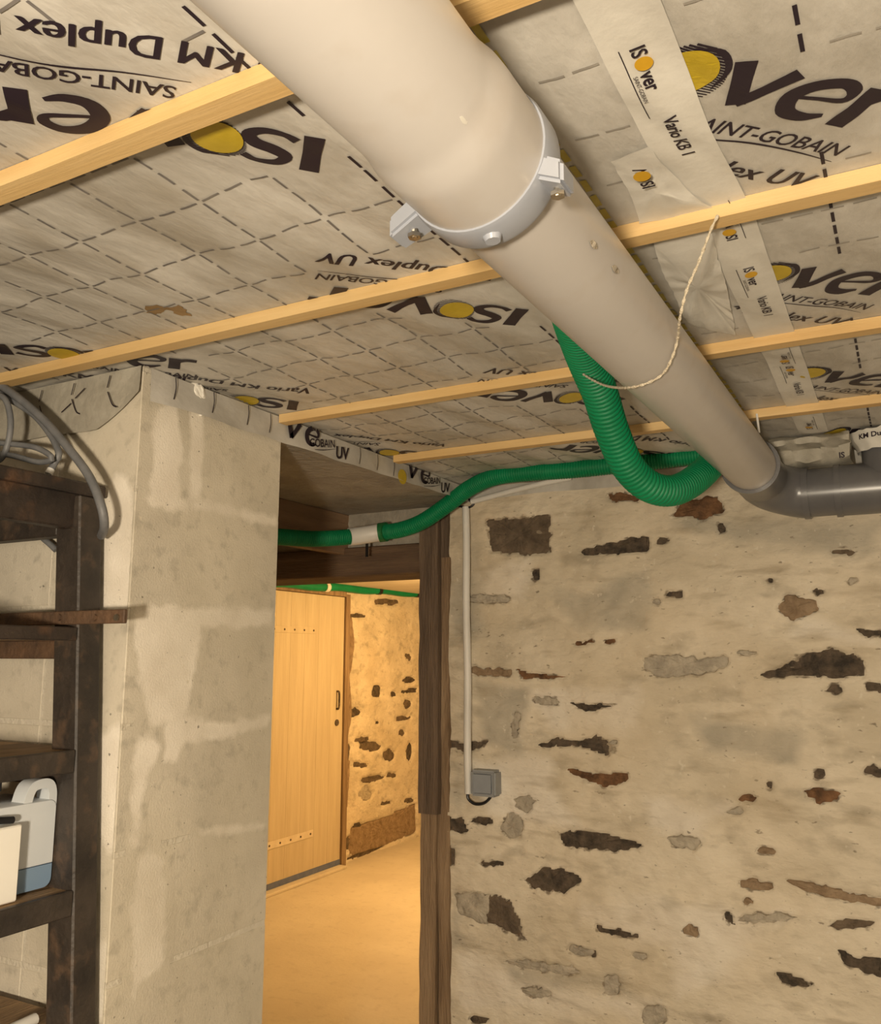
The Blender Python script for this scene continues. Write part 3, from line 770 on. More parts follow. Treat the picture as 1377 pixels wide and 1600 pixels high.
WASH = [[(830, 1080), (1000, 1060), (1010, 1150), (850, 1150)], [(720, 1180), (860, 1180), (900, 1290), (760, 1280)], [(900, 1400), (1250, 1420), (1180, 1480), (1000, 1480), (890, 1450)],
        [(1000, 1240), (1140, 1260), (1100, 1320), (1010, 1300)], [(700, 1480), (1000, 1560), (1100, 1590), (720, 1590)], [(1250, 960), (1377, 1000), (1377, 1015), (1240, 990)], [(1030, 1420), (1130, 1400), (1200, 1500), (1060, 1560)], [(740, 880), (830, 870), (820, 940), (742, 950)]]
DAMP = [[(700, 800), (760, 800), (765, 1000), (700, 1010)], [(860, 930), (1010, 890), (1030, 1000), (900, 990)], [(1000, 800), (1377, 815), (1377, 870), (1150, 860)], [(700, 1380), (720, 1380), (730, 1480), (700, 1490)],
        [(780, 1500), (980, 1520), (990, 1560), (800, 1545)], [(740, 1060), (830, 1070), (815, 1180), (750, 1170)], [(1080, 1120), (1250, 1140), (1240, 1190), (1100, 1180)], [(700, 1180), (735, 1185), (730, 1290), (700, 1270)]]
def poly_mask(polys, u, v, edge):
    best = -1.0
    for bx_, pl in polys:
        if not (bx_[0] - edge < u < bx_[1] + edge and bx_[2] - edge < v < bx_[3] + edge): continue
        d = 9
        for q in range(len(pl)):
            a = pl[q]; b = pl[(q + 1) % len(pl)]; dx, dy = b[0] - a[0], b[1] - a[1]; L = dx * dx + dy * dy
            t = max(0, min(1, ((u - a[0]) * dx + (v - a[1]) * dy) / L)) if L else 0
            d = min(d, math.hypot(u - a[0] - t * dx, v - a[1] - t * dy))
        best = max(best, min(1, d / edge) if inside(pl, u, v) else max(-1, -d / edge))
    return best * .5 + .5
def with_box(lst):
    out = []
    for pl in lst:
        q = [px_on('S', *p) for p in pl]; out.append(((min(p[0] for p in q), max(p[0] for p in q), min(p[1] for p in q), max(p[1] for p in q)), q))
    return out
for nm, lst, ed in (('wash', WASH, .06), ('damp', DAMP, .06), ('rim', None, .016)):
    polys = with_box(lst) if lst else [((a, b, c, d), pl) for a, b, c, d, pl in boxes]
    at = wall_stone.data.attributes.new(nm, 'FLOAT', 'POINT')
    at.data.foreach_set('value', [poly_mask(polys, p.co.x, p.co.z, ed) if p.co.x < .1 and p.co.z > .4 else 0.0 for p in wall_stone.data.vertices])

# ---- passage: door post, lintel beam, infill masonry, slab, board
def hexa_px(name, ma, parent, pxq, Y0, Y1, bevel=.003):
    """front quad in pixels on plane Y0, extruded to Y1"""
    q = [atY(x, y, Y0) for x, y in pxq]
    return MB().hexa([(p.x, Y0, p.z) for p in q] + [(p.x, Y1, p.z) for p in q]).build(name, ma, parent, bevel=bevel)
post = thing('door_post', (-1.29, YS + .06, 0), 'dark old wooden door post at the left end of the stone wall', 'post')
xa, xb, xc = atY(655, 1000, YS - .03).x, atY(679, 1000, YS - .03).x, XJ + .004
mb = MB(); R = 26
def wob(z, s): return .006 * noise.noise(Vector((z * 3, s, 0))) + .003 * noise.noise(Vector((z * 11, s, 5)))
def rough_post(x0, x1, y0, y1, z0, z1, seed):
    V = []; Fc = []
    for i in range(R + 1):
        z = z0 + (z1 - z0) * i / R
        for j, (x, y) in enumerate(((x0, y0), (x1, y0), (x1, y1), (x0, y1))): V.append((x + wob(z, seed + j), y + wob(z, seed + j + 9), z))
    for i in range(R):
        for j in range(4): a = i * 4 + j; b = i * 4 + (j + 1) % 4; Fc.append((a, b, b + 4, a + 4))
    Fc += [(0, 3, 2, 1), (R * 4, R * 4 + 1, R * 4 + 2, R * 4 + 3)]
    return MB().add(V, Fc)
zcut = atY(670, 1272, YS - .03).z
rough_post(xa, xb + .012, YS - .03, YS + .14, zcut, CZ + .44, 1).build('upper_post', 'old_wood', post)
rough_post(xa + .004, xb + .002, YS - .022, YS + .12, 0, zcut, 3).build('lower_post', 'worn_wood', post)
rough_post(xb + .004, xc, YS - .008, YS + .13, 0, CZ + .30, 5).build('jamb_strip', 'worn_wood', post)
rough_post(xb + .008, xc, YS - .010, YS + .13, CZ + .30, CZ + .45, 6).build('jamb_top', 'old_wood', post)
ZB0, ZB1 = CZ + .258, CZ + .352
beam = MB().box((-2.5, YS + .0, ZB0), (xa - .002, YS + .22, ZB1)).build('lintel_beam', 'beam_wood', bevel=.004)
tag(beam, 'dark wooden lintel beam over the doorway to the lit room', 'beam')
bsl = thing('lintel_masonry', (-1.5, YS + .1, ZB1), 'pale plastered masonry above the wooden lintel, behind the green hose', 'masonry')
q0 = atY(541, 803, YS + .02); q1 = atY(660, 780, YS + .02)
def mason(u, v): return Vector((u, YS + .02 - plaster_out(u * 2, v * 2) * .8, v))
link('plaster_face', grid_mesh(axis_steps(-1.63, xa + .05, .012), axis_steps(ZB1 - .02, CZ + .47, .012), mason), 'plaster_grey', bsl)
MB().box((-1.63, YS + .04, ZB1), (xa + .05, YS + .22, CZ + .47)).build('core', 'plain_wall', bsl)
slab = MB().box((-2.6, YL + .2, CZ + .466), (XL - .002, YS + .03, CE + .1)).build('ceiling_passage_slab', 'concrete')
struct(slab)
brd = MB().box((-1.66, 1.46, CZ + .33), (-1.63, YS + .03, CZ + .466)).build('trim_passage_board', 'board_wood', bevel=.003); struct(brd)
struct(MB().box((-2.75, YL + .2, 0), (-2.6, YS, CE + .1)).build('wall_passage', 'plain_wall'))
struct(MB().box((XBACK, YS + .0, 0), (-2.35, YS + .25, CE)).build('wall_passage_front', 'plain_wall'))
struct(MB().box((-2.36, YS + .02, ZB1), (-1.66, YS + .22, CE)).build('wall_above_beam', 'plain_wall'))

# ---- block wall and pier on the left
JZ = [.08, .29, .50, .71, .92, 1.118, 1.322, 1.525, 1.728]
core = MB()
core.box((XF, YL + .001, 0), (XL - .001, YL + .2, CE))
core.box((XL - .2, YL + .2, 0), (XL - .001, 1.4385, CE))
wall_l = struct(core.build('wall_left', 'mortar'))
JG = .0045
bcount = 0
def block(a, b):
    V = MB().box(a, b).mesh('block', bevel=.0012)
    return link('concrete_block', V, 'block', wall_l)
edges = [0.0] + JZ + [CE - .004]
for k in range(len(edges) - 1):
    z0, z1 = edges[k] + JG, edges[k + 1] - JG
    x1 = XL; first = .20 if k % 2 else .40
    # corner block shows on both faces
    block((x1 - .2, YL, z0), (x1, 1.44, z1))
    x = x1 - .2 - JG * 1.6 + (.0 if k % 2 else .0)
    if k % 2: block((x - .2, YL, z0), (x, YL + .19, z1)); x -= .2 + JG * 1.6
    while x > -2.0:
        block((x - .40, YL, z0), (x, YL + .19, z1)); x -= .40 + JG * 1.6
# mortar and lime smears on the pier
def on_pier(u, v, out): return Vector((XL + out, u, v))
def on_left(u, v, out): return Vector((u, YL - out, v))
SM_P = [
 [(243, 640), (275, 628), (283, 700), (278, 790), (235, 782), (238, 700)],
 [(298, 640), (318, 645), (316, 720), (312, 785), (296, 782), (297, 700)],
 [(222, 775), (262, 770), (300, 782), (290, 796), (240, 790)],
 [(300, 782), (360, 792), (432, 812), (432, 822), (360, 804), (302, 794)],
 [(212, 952), (300, 948), (425, 955), (424, 978), (315, 980), (300, 1060), (290, 1130), (240, 1130), (215, 1060)],
 [(283, 1120), (350, 1128), (420, 1120), (418, 1136), (360, 1150), (285, 1158), (276, 1190), (255, 1185), (258, 1130)],
 [(212, 1150), (240, 1152), (252, 1165), (218, 1250), (214, 1320), (207, 1310), (206, 1200)],
 [(215, 1340), (240, 1330), (254, 1345), (258, 1480), (252, 1515), (222, 1530), (206, 1560), (206, 1420)],
 [(310, 1300), (360, 1292), (412, 1286), (412, 1294), (350, 1302)],
]
SM_L = [
 [(165, 770), (182, 735), (200, 745), (211, 790), (206, 890), (160, 900), (160, 800)],
 [(160, 950), (205, 945), (204, 870), (160, 872)],
 [(156, 1150), (190, 1130), (205, 1150), (204, 1330), (170, 1330), (154, 1300)],
 [(152, 1480), (180, 1470), (200, 1490), (198, 1590), (150, 1590)],
]
for plane, fn, lst in (('P', on_pier, SM_P), ('L', on_left, SM_L)):
    pls = []
    for k, pl in enumerate(lst):
        pts = [px_on(plane, *p) for p in pl]
        pls.append([(max(YL - .02, min(1.46, a)), b) for a, b in pts] if plane == 'P' else [(min(XL + .02, a), b) for a, b in pts])
    clip = (lambda u, v: YL < u < 1.4385) if plane == 'P' else (lambda u, v: u < XL)
    soft_patch('mortar_smear', pls, fn, 'pier_smear', wall_l, .0006, clip)
ff = [px_on('P', x, y) for x, y in ((296, 598), (306, 596), (316, 612), (320, 640), (312, 650), (306, 628), (298, 612))]
link('foam_bead', slab_mesh(jag(ff, .006, .002, 3), on_pier, -.002, .010, 3), 'carton', wall_l)
# ---- back room
BS = [('stone_dark', (588, 1080, 20, 18, .5)), ('stone_dark', (640, 1062, 22, 9, 0)), ('stone_dark', (640, 1080, 30, 8, -.1)), ('stone_dark', (615, 1085, 12, 9, 0)),
 ('stone_dark', (556, 1113, 16, 15, 0)), ('stone_brown', (580, 1167, 36, 14, -.1)), ('stone_brown', (567, 1156, 24, 8, -.2)), ('stone_brown', (610, 1180, 22, 20, -.6)),
 ('stone_brown', (562, 1195, 28, 9, 0)), ('stone_brown', (580, 1217, 40, 11, -.15)), ('stone_grey', (572, 1240, 24, 22, -.5)), ('stone_dark', (590, 1130, 9, 6, 0)),
 ('stone_brown', (630, 1123, 26, 8, -.15)), ('stone_dark', (642, 1176, 9, 28, .1)), ('stone_brown', (639, 1026, 10, 12, -.4)), ('stone_dark', (560, 1289, 14, 9, 0)),
 ('stone_brown', (612, 1212, 18, 8, 0)), ('stone_brown', (546, 1320, 16, 20, 0)), ('stone_brown', (636, 1100, 14, 14, 0)), ('stone_brown', (575, 1330, 70, 12, -.35)),
 ('stone_brown', (605, 1255, 22, 7, -.2)), ('stone_rust', (545, 985, 12, 30, 0)), ('stone_brown', (605, 940, 40, 10, 0)), ('stone_brown', (545, 1180, 8, 40, .1)), ('stone_brown', (640, 1250, 16, 8, 0)),
 ('stone_brown', (572, 1300, 24, 8, -.2)), ('stone_dark', (560, 962, 30, 7, 0)), ('stone_brown', (630, 1145, 10, 12, 0)),
 ('stone_tan', [(546, 1338), (548, 1296), (600, 1278), (650, 1256), (651, 1300), (600, 1322)]), ('stone_tan', [(541, 1000), (552, 960), (556, 1010), (548, 1060), (552, 1120), (546, 1150), (541, 1120)]), ('stone_tan', [(541, 1180), (550, 1190), (546, 1260), (541, 1270)])]
BO = outlines(BS, 'B', .03, .007)
bb = [(min(p[0] for p in pl), max(p[0] for p in pl), min(p[1] for p in pl), max(p[1] for p in pl), pl) for _, pl in BO]
CB = CZ + .50
def back_front(u, v):
    o = plaster_out(u * .8, v * .8) * 1.4
    for a, b, c, d, pl in bb:
        if a < u < b and c < v < d and inside(pl, u, v): o -= .03; break
    return Vector((XBACK + o, u, v))
DY0, DY1 = 4.28, 5.20
wall_b = struct(link('wall_back_room', grid_mesh(axis_steps(DY1 + .05, 7.0, .018), axis_steps(0, CB + .01, .018), back_front), 'plaster'))
MB().box((XBACK - .3, DY1 + .05, 0), (XBACK - .04, 8.0, CB)).build('core', 'plain_wall', wall_b)
MB().box((XBACK - .3, YS, 0), (XBACK, DY0 - .05, CB)).build('left_part', 'plain_wall', wall_b)
MB().box((XBACK - .3, DY0 - .05, CZ + .43), (XBACK - .02, DY1 + .05, CB)).build('above_door', 'plain_wall', wall_b)
def wall_bk(u, v, out): return Vector((XBACK + out, u, v))
for k, (ma, pl) in enumerate(BO):
    n = len(pl); c = (sum(p[0] for p in pl) / n, sum(p[1] for p in pl) / n); base = plaster_out(c[0] * .8, c[1] * .8) * 1.4
    link('stone', slab_mesh(pl, wall_bk, base - .04, base - .010, k, grow=1.06), ma, wall_b)
struct(MB().box((XBACK - .3, YS + .22, CB), (XR, 8.2, CB + .12)).build('ceiling_back_room', 'white_ceiling'))
struct(MB().box((XBACK - .3, 8.0, 0), (XR, 8.15, CB)).build('wall_back_room_end', 'plain_wall'))
struct(MB().box((-.55, YS + .42, 0), (-.40, 8.0, CB)).build('wall_back_room_right', 'plain_wall'))
# plank door
door = struct(bpy.data.objects.new('door_1', None)); COL.objects.link(door); door.location = (XBACK, (DY0 + DY1) / 2, 0)
door['label'] = 'pale wooden plank door in the lit room beyond the doorway'
ZT = CZ + .418; nb = 6; wd = (DY1 - DY0) / nb
for k in range(nb):
    MB().box((XBACK + .005, DY0 + k * wd + .0004, .055), (XBACK + .035, DY0 + (k + 1) * wd - .0004, ZT)).build('door_plank', 'door_wood', door, bevel=.0006)
for zc, y1 in ((CZ + .17, 4.86), (CZ - 1.16, 4.88)):
    st = MB().box((XBACK + .035, DY0 + .02, zc - .022), (XBACK + .040, y1, zc + .022)).build('door_strap', 'door_wood' if zc > 1.3 else 'door_strap', door, bevel=.001)
    for q in range(5):
        MB().tube([(XBACK + .039, y1 - .03 - q * .105, zc), (XBACK + .043, y1 - .03 - q * .105, zc)], .007, 8).build('screw', 'stone_dark', st)
p = atX(527, 1095, XBACK + .04)
h = MB().tube(spline([(XBACK + .035, p.y, p.z - .055), (XBACK + .055, p.y, p.z - .05), (XBACK + .058, p.y, p.z + .01), (XBACK + .055, p.y, p.z + .06), (XBACK + .035, p.y, p.z + .065)], 4), .007, 8).build('door_handle', 'stone_dark', door, smooth=True)
p = atX(527, 1120, XBACK + .04)
MB().tube([(XBACK + .034, p.y, p.z - .04), (XBACK + .042, p.y, p.z - .04)], .022, 12).build('keyhole_plate', 'stone_dark', door)
MB().box((XBACK + .004, DY0, .02), (XBACK + .038, DY1, .055)).build('bottom_seal', 'blue_strip', door)
trim = MB(); trim.box((XBACK - .02, DY1 + .004, 0), (XBACK + .05, DY1 + .055, CZ + .44)); trim.box((XBACK - .02, DY0 - .05, CZ + .422), (XBACK + .05, DY1 + .004, CZ + .47)); trim.box((XBACK - .02, DY0 - .055, 0), (XBACK + .05, DY0 - .004, CZ + .422))
struct(trim.build('trim_1', 'worn_wood'))
struct(MB().box((XBACK, DY0, 0), (XBACK + .10, DY1, .019)).build('trim_2', 'floor', bevel=.004))

# ================================================================== THINGS
# ---- main drain pipe under the ceiling
PR = 0.055
def axis(y): return Vector((-.284, y, CZ + .393 + .0112 * y))
def lathe_y(prof, n=48, caps=True):
    return MB().lathe(prof, axis, n)
pipe = thing('drain_pipe', axis(.6) - Vector((0, 0, PR)), 'large cream plastic drain pipe hanging diagonally under the ceiling', 'pipe')
lathe_y([(YB + .02, PR + .001), (.30, PR + .001), (.485, PR + .001), (.50, PR + .0025), (.515, PR + .0055), (.53, PR + .0062), (.582, PR + .0062), (.584, PR + .004), (.584, PR - .004)]).build('pipe_with_socket', 'pipe', pipe, smooth=True)
lathe_y([(.57, PR - .0005), (.9, PR - .0005), (1.4, PR - .0005), (1.985, PR - .0005)]).build('pipe_length', 'pipe', pipe, smooth=True)
# two tool marks and some small pale marks on the pipe
for k, (x, y, a, b) in enumerate(((928, 382, .009, .003), (962, 421, .010, .003), (724, 188, .005, .0016), (735, 196, .006, .0010), (771, 182, .006, .0012))):
    d = ray(x, y).normalized(); lo, hi = .3, 3.0
    # nearest hit with the pipe surface
    t = lo
    while t < hi:
        q = C0 + d * t; 
        if (q - axis(q.y)).length < PR + .0008: break
        t += .0008
    q = C0 + d * t; nrm = (q - axis(q.y)).normalized(); tx = Vector((0, 1, 0)); ty = nrm.cross(tx)
    ol = [(a * math.cos(s * .7) * (1 + .2 * math.sin(3 * s)), b * math.sin(s * .7)) for s in range(9)]
    me = flat_patch(ol, lambda u, v, o: q + tx * u + ty * v + nrm * (o - .0008), .0006, .0006)
    link('pipe_mark', me, 'stone_grey' if k < 2 else 'tape', pipe)
# ---- clamp
cy = .598
cl = thing('pipe_clamp', axis(cy) - Vector((0, 0, PR + .006)), 'blue-grey plastic clamp with two lugs around the drain pipe', 'clamp')
ring = MB(); prof = [(cy - .017, PR + .000), (cy - .017, PR + .0078), (cy - .012, PR + .0092), (cy + .012, PR + .0092), (cy + .017, PR + .0078), (cy + .017, PR + .0)]
ring.lathe(prof, axis, 56)
ring.build('ring', 'clamp', cl, smooth=True)
A = axis(cy)
for sg in (1, -1):
    # lug standing out sideways at the pipe's flank
    ang = math.radians(-22 if sg > 0 else 205); LL = .022 if sg > 0 else .032
    er = Vector((math.cos(ang), 0, math.sin(ang))); et = Vector((0, 0, 1)); ey = Vector((0, 1, 0))
    base = A + er * (PR + .004)
    def Pt(a, b, c): return base + er * a + et * b + ey * c
    hx = [Pt(-.004, -.010, -.017), Pt(LL, -.010, -.014), Pt(LL, -.010, .014), Pt(-.004, -.010, .017), Pt(-.004, .012, -.017), Pt(LL, .010, -.014), Pt(LL, .010, .014), Pt(-.004, .012, .017)]
    lug = MB().hexa(hx).build('lug', 'clamp', cl, bevel=.003, seg=2)
    MB().tube([Pt(.012, -.017, 0), Pt(.012, .012, 0)], .0032, 10).build('screw', 'steel', lug)
    MB().tube([Pt(.012, -.013, 0), Pt(.012, -.0165, 0)], .006, 6).build('nut', 'steel', lug)
bt = Vector((math.sin(math.radians(8)), 0, -math.cos(math.radians(8))))
nub = MB(); c0 = A + bt * (PR + .007)
nub.tube([c0, c0 + bt * .006], [.009, .0065], 10).build('bottom_boss', 'clamp', cl, smooth=True)
MB().tube([A + Vector((0, 0, PR + .004)), Vector((A.x, A.y, CE + .002))], .005, 10).build('hanger_rod', 'steel', cl)

# ---- grey fittings at the end of the pipe
ft = thing('pipe_fitting', (axis(2.1).x, 2.1, CZ + .34), 'dark grey plastic elbow and tee at the far end of the drain pipe', 'fitting')
YE = 2.195
e0 = axis(1.965); zc = CZ + .383
Rb = .085
arc = []
for k in range(13):
    a = math.pi / 2 * k / 12
    arc.append(Vector((e0.x + Rb * (1 - math.cos(a)), YE - Rb + Rb * math.sin(a), e0.z + (zc - e0.z) * k / 12)))
body = [e0, Vector((e0.x, YE - Rb - .002, e0.z))] + arc + [Vector((-.188, YE, zc))]
MB().tube(body, [PR + .004] * len(body), 32).build('elbow', 'grey_pvc', ft, smooth=True)
rim = [(1.962, PR + .001), (1.962, PR + .008), (1.978, PR + .008), (1.978, PR + .003)]
lathe_y(rim, 40, False).build('socket_rim', 'grey_pvc', ft, smooth=True)
def run(x0, x1, r): return MB().tube([(x0, YE, zc), (x1, YE, zc)], r, 36)
run(-.200, -.186, PR + .007).build('socket_rim', 'grey_pvc', ft, smooth=True)
run(-.19, -.12, PR + .002).build('coupling', 'grey_pvc', ft, smooth=True)
run(-.130, -.117, PR + .007).build('socket_rim', 'grey_pvc', ft, smooth=True)
run(-.12, .18, PR + .0045).build('tee_run', 'grey_pvc', ft, smooth=True)
run(.18, XR, PR).build('outgoing_pipe', 'grey_pvc', ft, smooth=True)
MB().tube([(-.010, YE, zc), (-.010, YE, CE + .01)], PR + .0045, 36).build('tee_branch', 'grey_pvc', ft, smooth=True)
# membrane collar around the branch and the wrapped bundle beside it
V = []; Fc = []; n = 48
for r, (z, rr) in enumerate(((CE - .002, .085), (CE - .020, .080), (CE - .032, .070), (CE - .045, .068))):
    for k in range(n):
        a = 2 * math.pi * k / n; q = rr * (1 + .09 * noise.noise(Vector((math.cos(a) * 4, math.sin(a) * 4, r * .5 + 3))))
        V.append((-.010 + q * math.cos(a), YE + q * math.sin(a), z + .004 * noise.noise(Vector((math.cos(a) * 6, math.sin(a) * 6, r)))))
for r in range(3):
    for k in range(n): Fc.append((r * n + k, r * n + (k + 1) % n, (r + 1) * n + (k + 1) % n, (r + 1) * n + k))
col = MB().add(V, Fc).build('membrane_collar', 'tape', None, smooth=True)
tag(col, 'crumpled white membrane collar around the grey tee branch', 'collar')
Flat().add(text_geo('KM Duplex', .02, .0006)).obj('printed_lettering', 'print', col, lambda u, v: Vector((-.010 + .088 * math.sin(-.75 + u * 10), YE - .088 * math.cos(-.75 + u * 10), CE - .024 + v * .8)), .006)
bn = MB(); x0, x1 = -.262, -.090
V = []; Fc = []; nx_, ny_, = 22, 9
prof = [(YS - .02, CE - .004), (2.12, CE - .004), (2.105, CE - .014), (2.112, CE - .024), (2.155, CE - .026), (2.155, CE - .032), (2.162, CE - .056), (2.19, CE - .062), (YS - .02, CE - .062)]
for i in range(nx_ + 1):
    x = x0 + (x1 - x0) * i / nx_; e = min(1, min(i, nx_ - i) / 2.0)
    for j, (y, z) in enumerate(prof):
        d = .016 * noise.noise(Vector((x * 30, j * 1.3, 2)))
        V.append((x + .4 * d, y + d + (1 - e) * .008 * (j in (2, 3, 5, 6)), z + d * .7 + (1 - e) * .01 * (j > 4)))
for i in range(nx_):
    for j in range(len(prof) - 1):
        a = i * len(prof) + j; Fc.append((a, a + 1, a + 1 + len(prof), a + len(prof)))
Fc.append(tuple(range(len(prof)))); Fc.append(tuple(nx_ * len(prof) + j for j in range(len(prof) - 1, -1, -1)))
wr = MB().add(V, Fc).build('membrane_bundle', 'dusty_membrane', None, smooth=True)
tag(wr, 'joist end wrapped in crumpled membrane above the grey pipe elbow', 'bundle')
Flat().add(text_geo('IS', .03, .001)).obj('printed_lettering', 'print', wr, lambda u, v: Vector((-.115 + u * .6, 2.148, CE - .058 + v * .6)), .02)

# ---- corrugated green hoses
def hose(path, r, pitch, name, ma, parent=None, amp=.10, n=18):
    pts = resample(path, pitch / 7); rad = [r * (1 + (-amp, -amp * .9, .0, .03, .035, .03, .0)[i % 7]) for i in range(len(pts))]
    return MB().tube(pts, rad, n).build(name, ma, parent, smooth=True)
HA = [atD(x, y, d) for x, y, d in ((878, 430, 1.17), (890, 475, 1.23), (903, 522, 1.33), (918, 566, 1.42), (938, 615, 1.49), (956, 672, 1.55), (981, 728, 1.61), (1015, 760, 1.66), (1054, 766, 1.73), (1092, 745, 1.84), (1122, 712, 1.98), (1140, 675, 2.07))]
ha = hose(spline(HA, 14), .0295, .0105, 'corrugated_hose', 'green', amp=.13)
tag(ha, 'thick green corrugated hose looping down in front of the stone wall', 'hose')
HB = [atY(x, y, Y) for x, y, Y in ((1180, 700, 2.20), (1100, 710, 2.19), (1000, 722, 2.175), (900, 733, 2.16), (830, 738, 2.16), (775, 745, 2.17), (735, 762, 2.20), (700, 788, 2.22), (660, 815, 2.23), (625, 828, 2.24), (595, 832, 2.25), (545, 839, 2.19), (490, 842, 2.07), (437, 839, 1.94), (380, 836, 1.80))]
hb = thing('corrugated_hose', (HB[5].x, HB[5].y, HB[5].z - .03), 'green corrugated hose running along the wall top into the passage, with white coupling', 'hose')
sb = spline(HB, 12)
i0 = min(range(len(sb)), key=lambda i: (sb[i] - HB[10]).length); i1 = min(range(len(sb)), key=lambda i: (sb[i] - HB[11]).length)
hose(sb[:i0 + 3], .0235, .0072, 'hose_section', 'green', hb)
hose(sb[i1 - 3:], .0235, .0072, 'hose_section', 'green', hb)
MB().tube(resample(sb[i0:i1 + 1], .01), .0275, 24).build('coupling_sleeve', 'white_plastic', hb, smooth=True)
MB().tube(resample(sb[i0 - 3:i0 + 2], .004), .030, 20).build('coupling_ring', 'green_dull', hb, smooth=True)
pm = atY(574, 848, 2.26); MB().box((pm.x - .003, 2.255, pm.z - .045), (pm.x + .003, 2.262, pm.z + .02)).build('hanging_tie', 'black', hb)
# thin green conduit along the top of the back room wall
gp = thing('conduit', (XBACK + .07, 5.0, CZ + .43), 'thin green conduit along the top of the back room wall', 'conduit')
g0, g1 = atX(425, 911, XBACK + .09), atX(660, 928, XBACK + .09)
path = [g0.lerp(g1, k / 20) + Vector((0, 0, .006 * math.sin(k))) for k in range(-2, 24)]
MB().tube(path, .029, 12).build('tube', 'green', gp, smooth=True)
for k, q in enumerate((6, 13, 19)):
    c = path[q + 2]; MB().tube([c + Vector((0, -.02, 0)), c + Vector((0, .02, 0))], .034, 12).build('clip', 'black' if k else 'white_plastic', gp, smooth=True)

# ---- twine slung under pipe and hose
def front_of_pipe(x, y, off):
    d = ray(x, y).normalized(); t = .3
    while t < 3:
        q = C0 + d * t
        if (q - axis(q.y)).length < PR + off: return q
        t += .001
    return None
tp = [atZ(1122, 336, CE - .019), atD(1110, 362, 1.075), atD(1092, 410, 1.075), atD(1074, 452, 1.075), atD(1063, 495, 1.085)]
for x, y in ((1059, 530), (1050, 560), (1035, 585), (1008, 600), (978, 606)):
    q = front_of_pipe(x, y, .0045); tp.append(q if q else atD(x, y, 1.17))
tp += [atD(948, 603, 1.30), atD(925, 593, 1.36), atD(905, 580, 1.42), atZ(896, 573, CE - .02)]
sp = resample(spline(tp, 12), .0025)
tw = MB().tube(sp, [.0016 + .0005 * math.sin(i * 1.3) for i in range(len(sp))], 7).build('twine', 'twine', None, smooth=True)
tag(tw, 'loose white twine hanging from a batten and passing under the drain pipe', 'twine')
nl = atZ(1171, 634, CE - .018)
MB().tube([(nl.x, BY[4] + .012, CE - .012), (nl.x + .002, BY[4] + .010, CE - .052)], .0022, 8)
nail = MB().tube([(nl.x, BY[4] - .002, CE - .010), (nl.x + .003, BY[4] - .006, CE - .052)], .0024, 8).build('cable_tie', 'white_plastic')
tag(nail, 'short white tie hanging off a batten beside the drain pipe', 'tie')

# ---- white conduit, junction box and cable on the stone wall
YC = YS - .024
cd = thing('wall_conduit', tuple(atY(732, 1240, YC)), 'white plastic conduit running down the stone wall to a grey box', 'conduit')
ca, cb = atY(728, 792, YC), atY(732, 1240, YC)
MB().tube([ca.lerp(cb, k / 10) + Vector((.0015 * math.sin(k * 1.3), 0, 0)) for k in range(11)], .0112, 16).build('tube', 'white_plastic', cd, smooth=True)
c2 = [atY(x, y, YC) for x, y in ((737, 784), (760, 778), (800, 767), (850, 755), (893, 746))]
hc = MB().tube(c2, .0085, 12).build('wall_conduit', 'white_plastic', None, smooth=True)
tag(hc, 'pale conduit slanting up along the top of the stone wall', 'conduit')
cabp = [atY(x, y, YC) for x, y in ((690, 790), (712, 790), (732, 793), (740, 786), (730, 779))]
cb0 = MB().tube(spline(cabp, 8), .0035, 8).build('cable_end', 'black', None, smooth=True)
tag(cb0, 'short black cable at the top of the white wall conduit', 'cable')
jb = thing('junction_box', tuple(atY(758, 1250, YC)), 'grey plastic junction box on the stone wall', 'box')
b0, b1 = atY(739, 1242, YC), atY(778, 1204, YC)
MB().box((b0.x, YS - .044, b0.z), (b1.x, YS + .005, b1.z)).build('body', 'box_grey', jb, bevel=.006, seg=2)
MB().box((b0.x + .010, YS - .049, b0.z + .008), (b1.x - .008, YS - .043, b1.z - .008)).build('lid', 'box_lid', jb, bevel=.003, seg=2)
cc = [atY(731, 1236, YC), atY(732, 1248, YC), atY(742, 1256, YC), atY(756, 1255, YC), atY(766, 1246, YC), atY(766, 1238, YC)]
MB().tube(spline(cc, 8), .0042, 8).build('cable', 'black', jb, smooth=True)

# ---- storage rack on the left
rk = thing('storage_rack', (-1.3, .7, 0), 'dark brown storage rack at left standing against the block wall', 'rack')
def leanx(z): return .065 * (z - (CZ + .27)) / .83      # the rack leans a little
PY0, PY1 = .985, 1.032
xr_top = -1.232
def post_mesh(px_, y0, y1, w_=.06):
    zt = CZ + .272
    V = []
    for z in (0, zt):
        o = -leanx(z)
        V += [(px_ - w_ + o, y0, z), (px_ + o, y0, z), (px_ + o, y1, z), (px_ - w_ + o, y1, z)]
    return MB().hexa(V)
post_mesh(xr_top, PY0, PY1).build('post', 'shelf_face', rk, bevel=.003)
post_mesh(xr_top, .08, .127).build('post', 'shelf_face', rk, bevel=.003)
post_mesh(-1.72, PY0, PY1).build('post', 'shelf_face', rk, bevel=.003)
post_mesh(-1.72, .08, .127).build('post', 'shelf_face', rk, bevel=.003)
def rx(z): return xr_top - leanx(z)
zt = CZ + .272
MB().box((-1.80, .06, zt), (xr_top + .004, PY1 + .005, zt + .022)).build('top_board', 'shelf_dark', rk, bevel=.003)
z0, z1 = atY(44, 841, PY0).z, atY(44, 779, PY0).z
MB().box((-1.72, PY0 + .002, z0), (xr_top - .055, PY0 + .03, z1)).build('end_rail', 'shelf_face', rk, bevel=.003)
MB().box((xr_top - .04, .12, z0 + .01), (xr_top - .012, PY0 + .004, z1)).build('side_rail', 'shelf_dark', rk, bevel=.003)
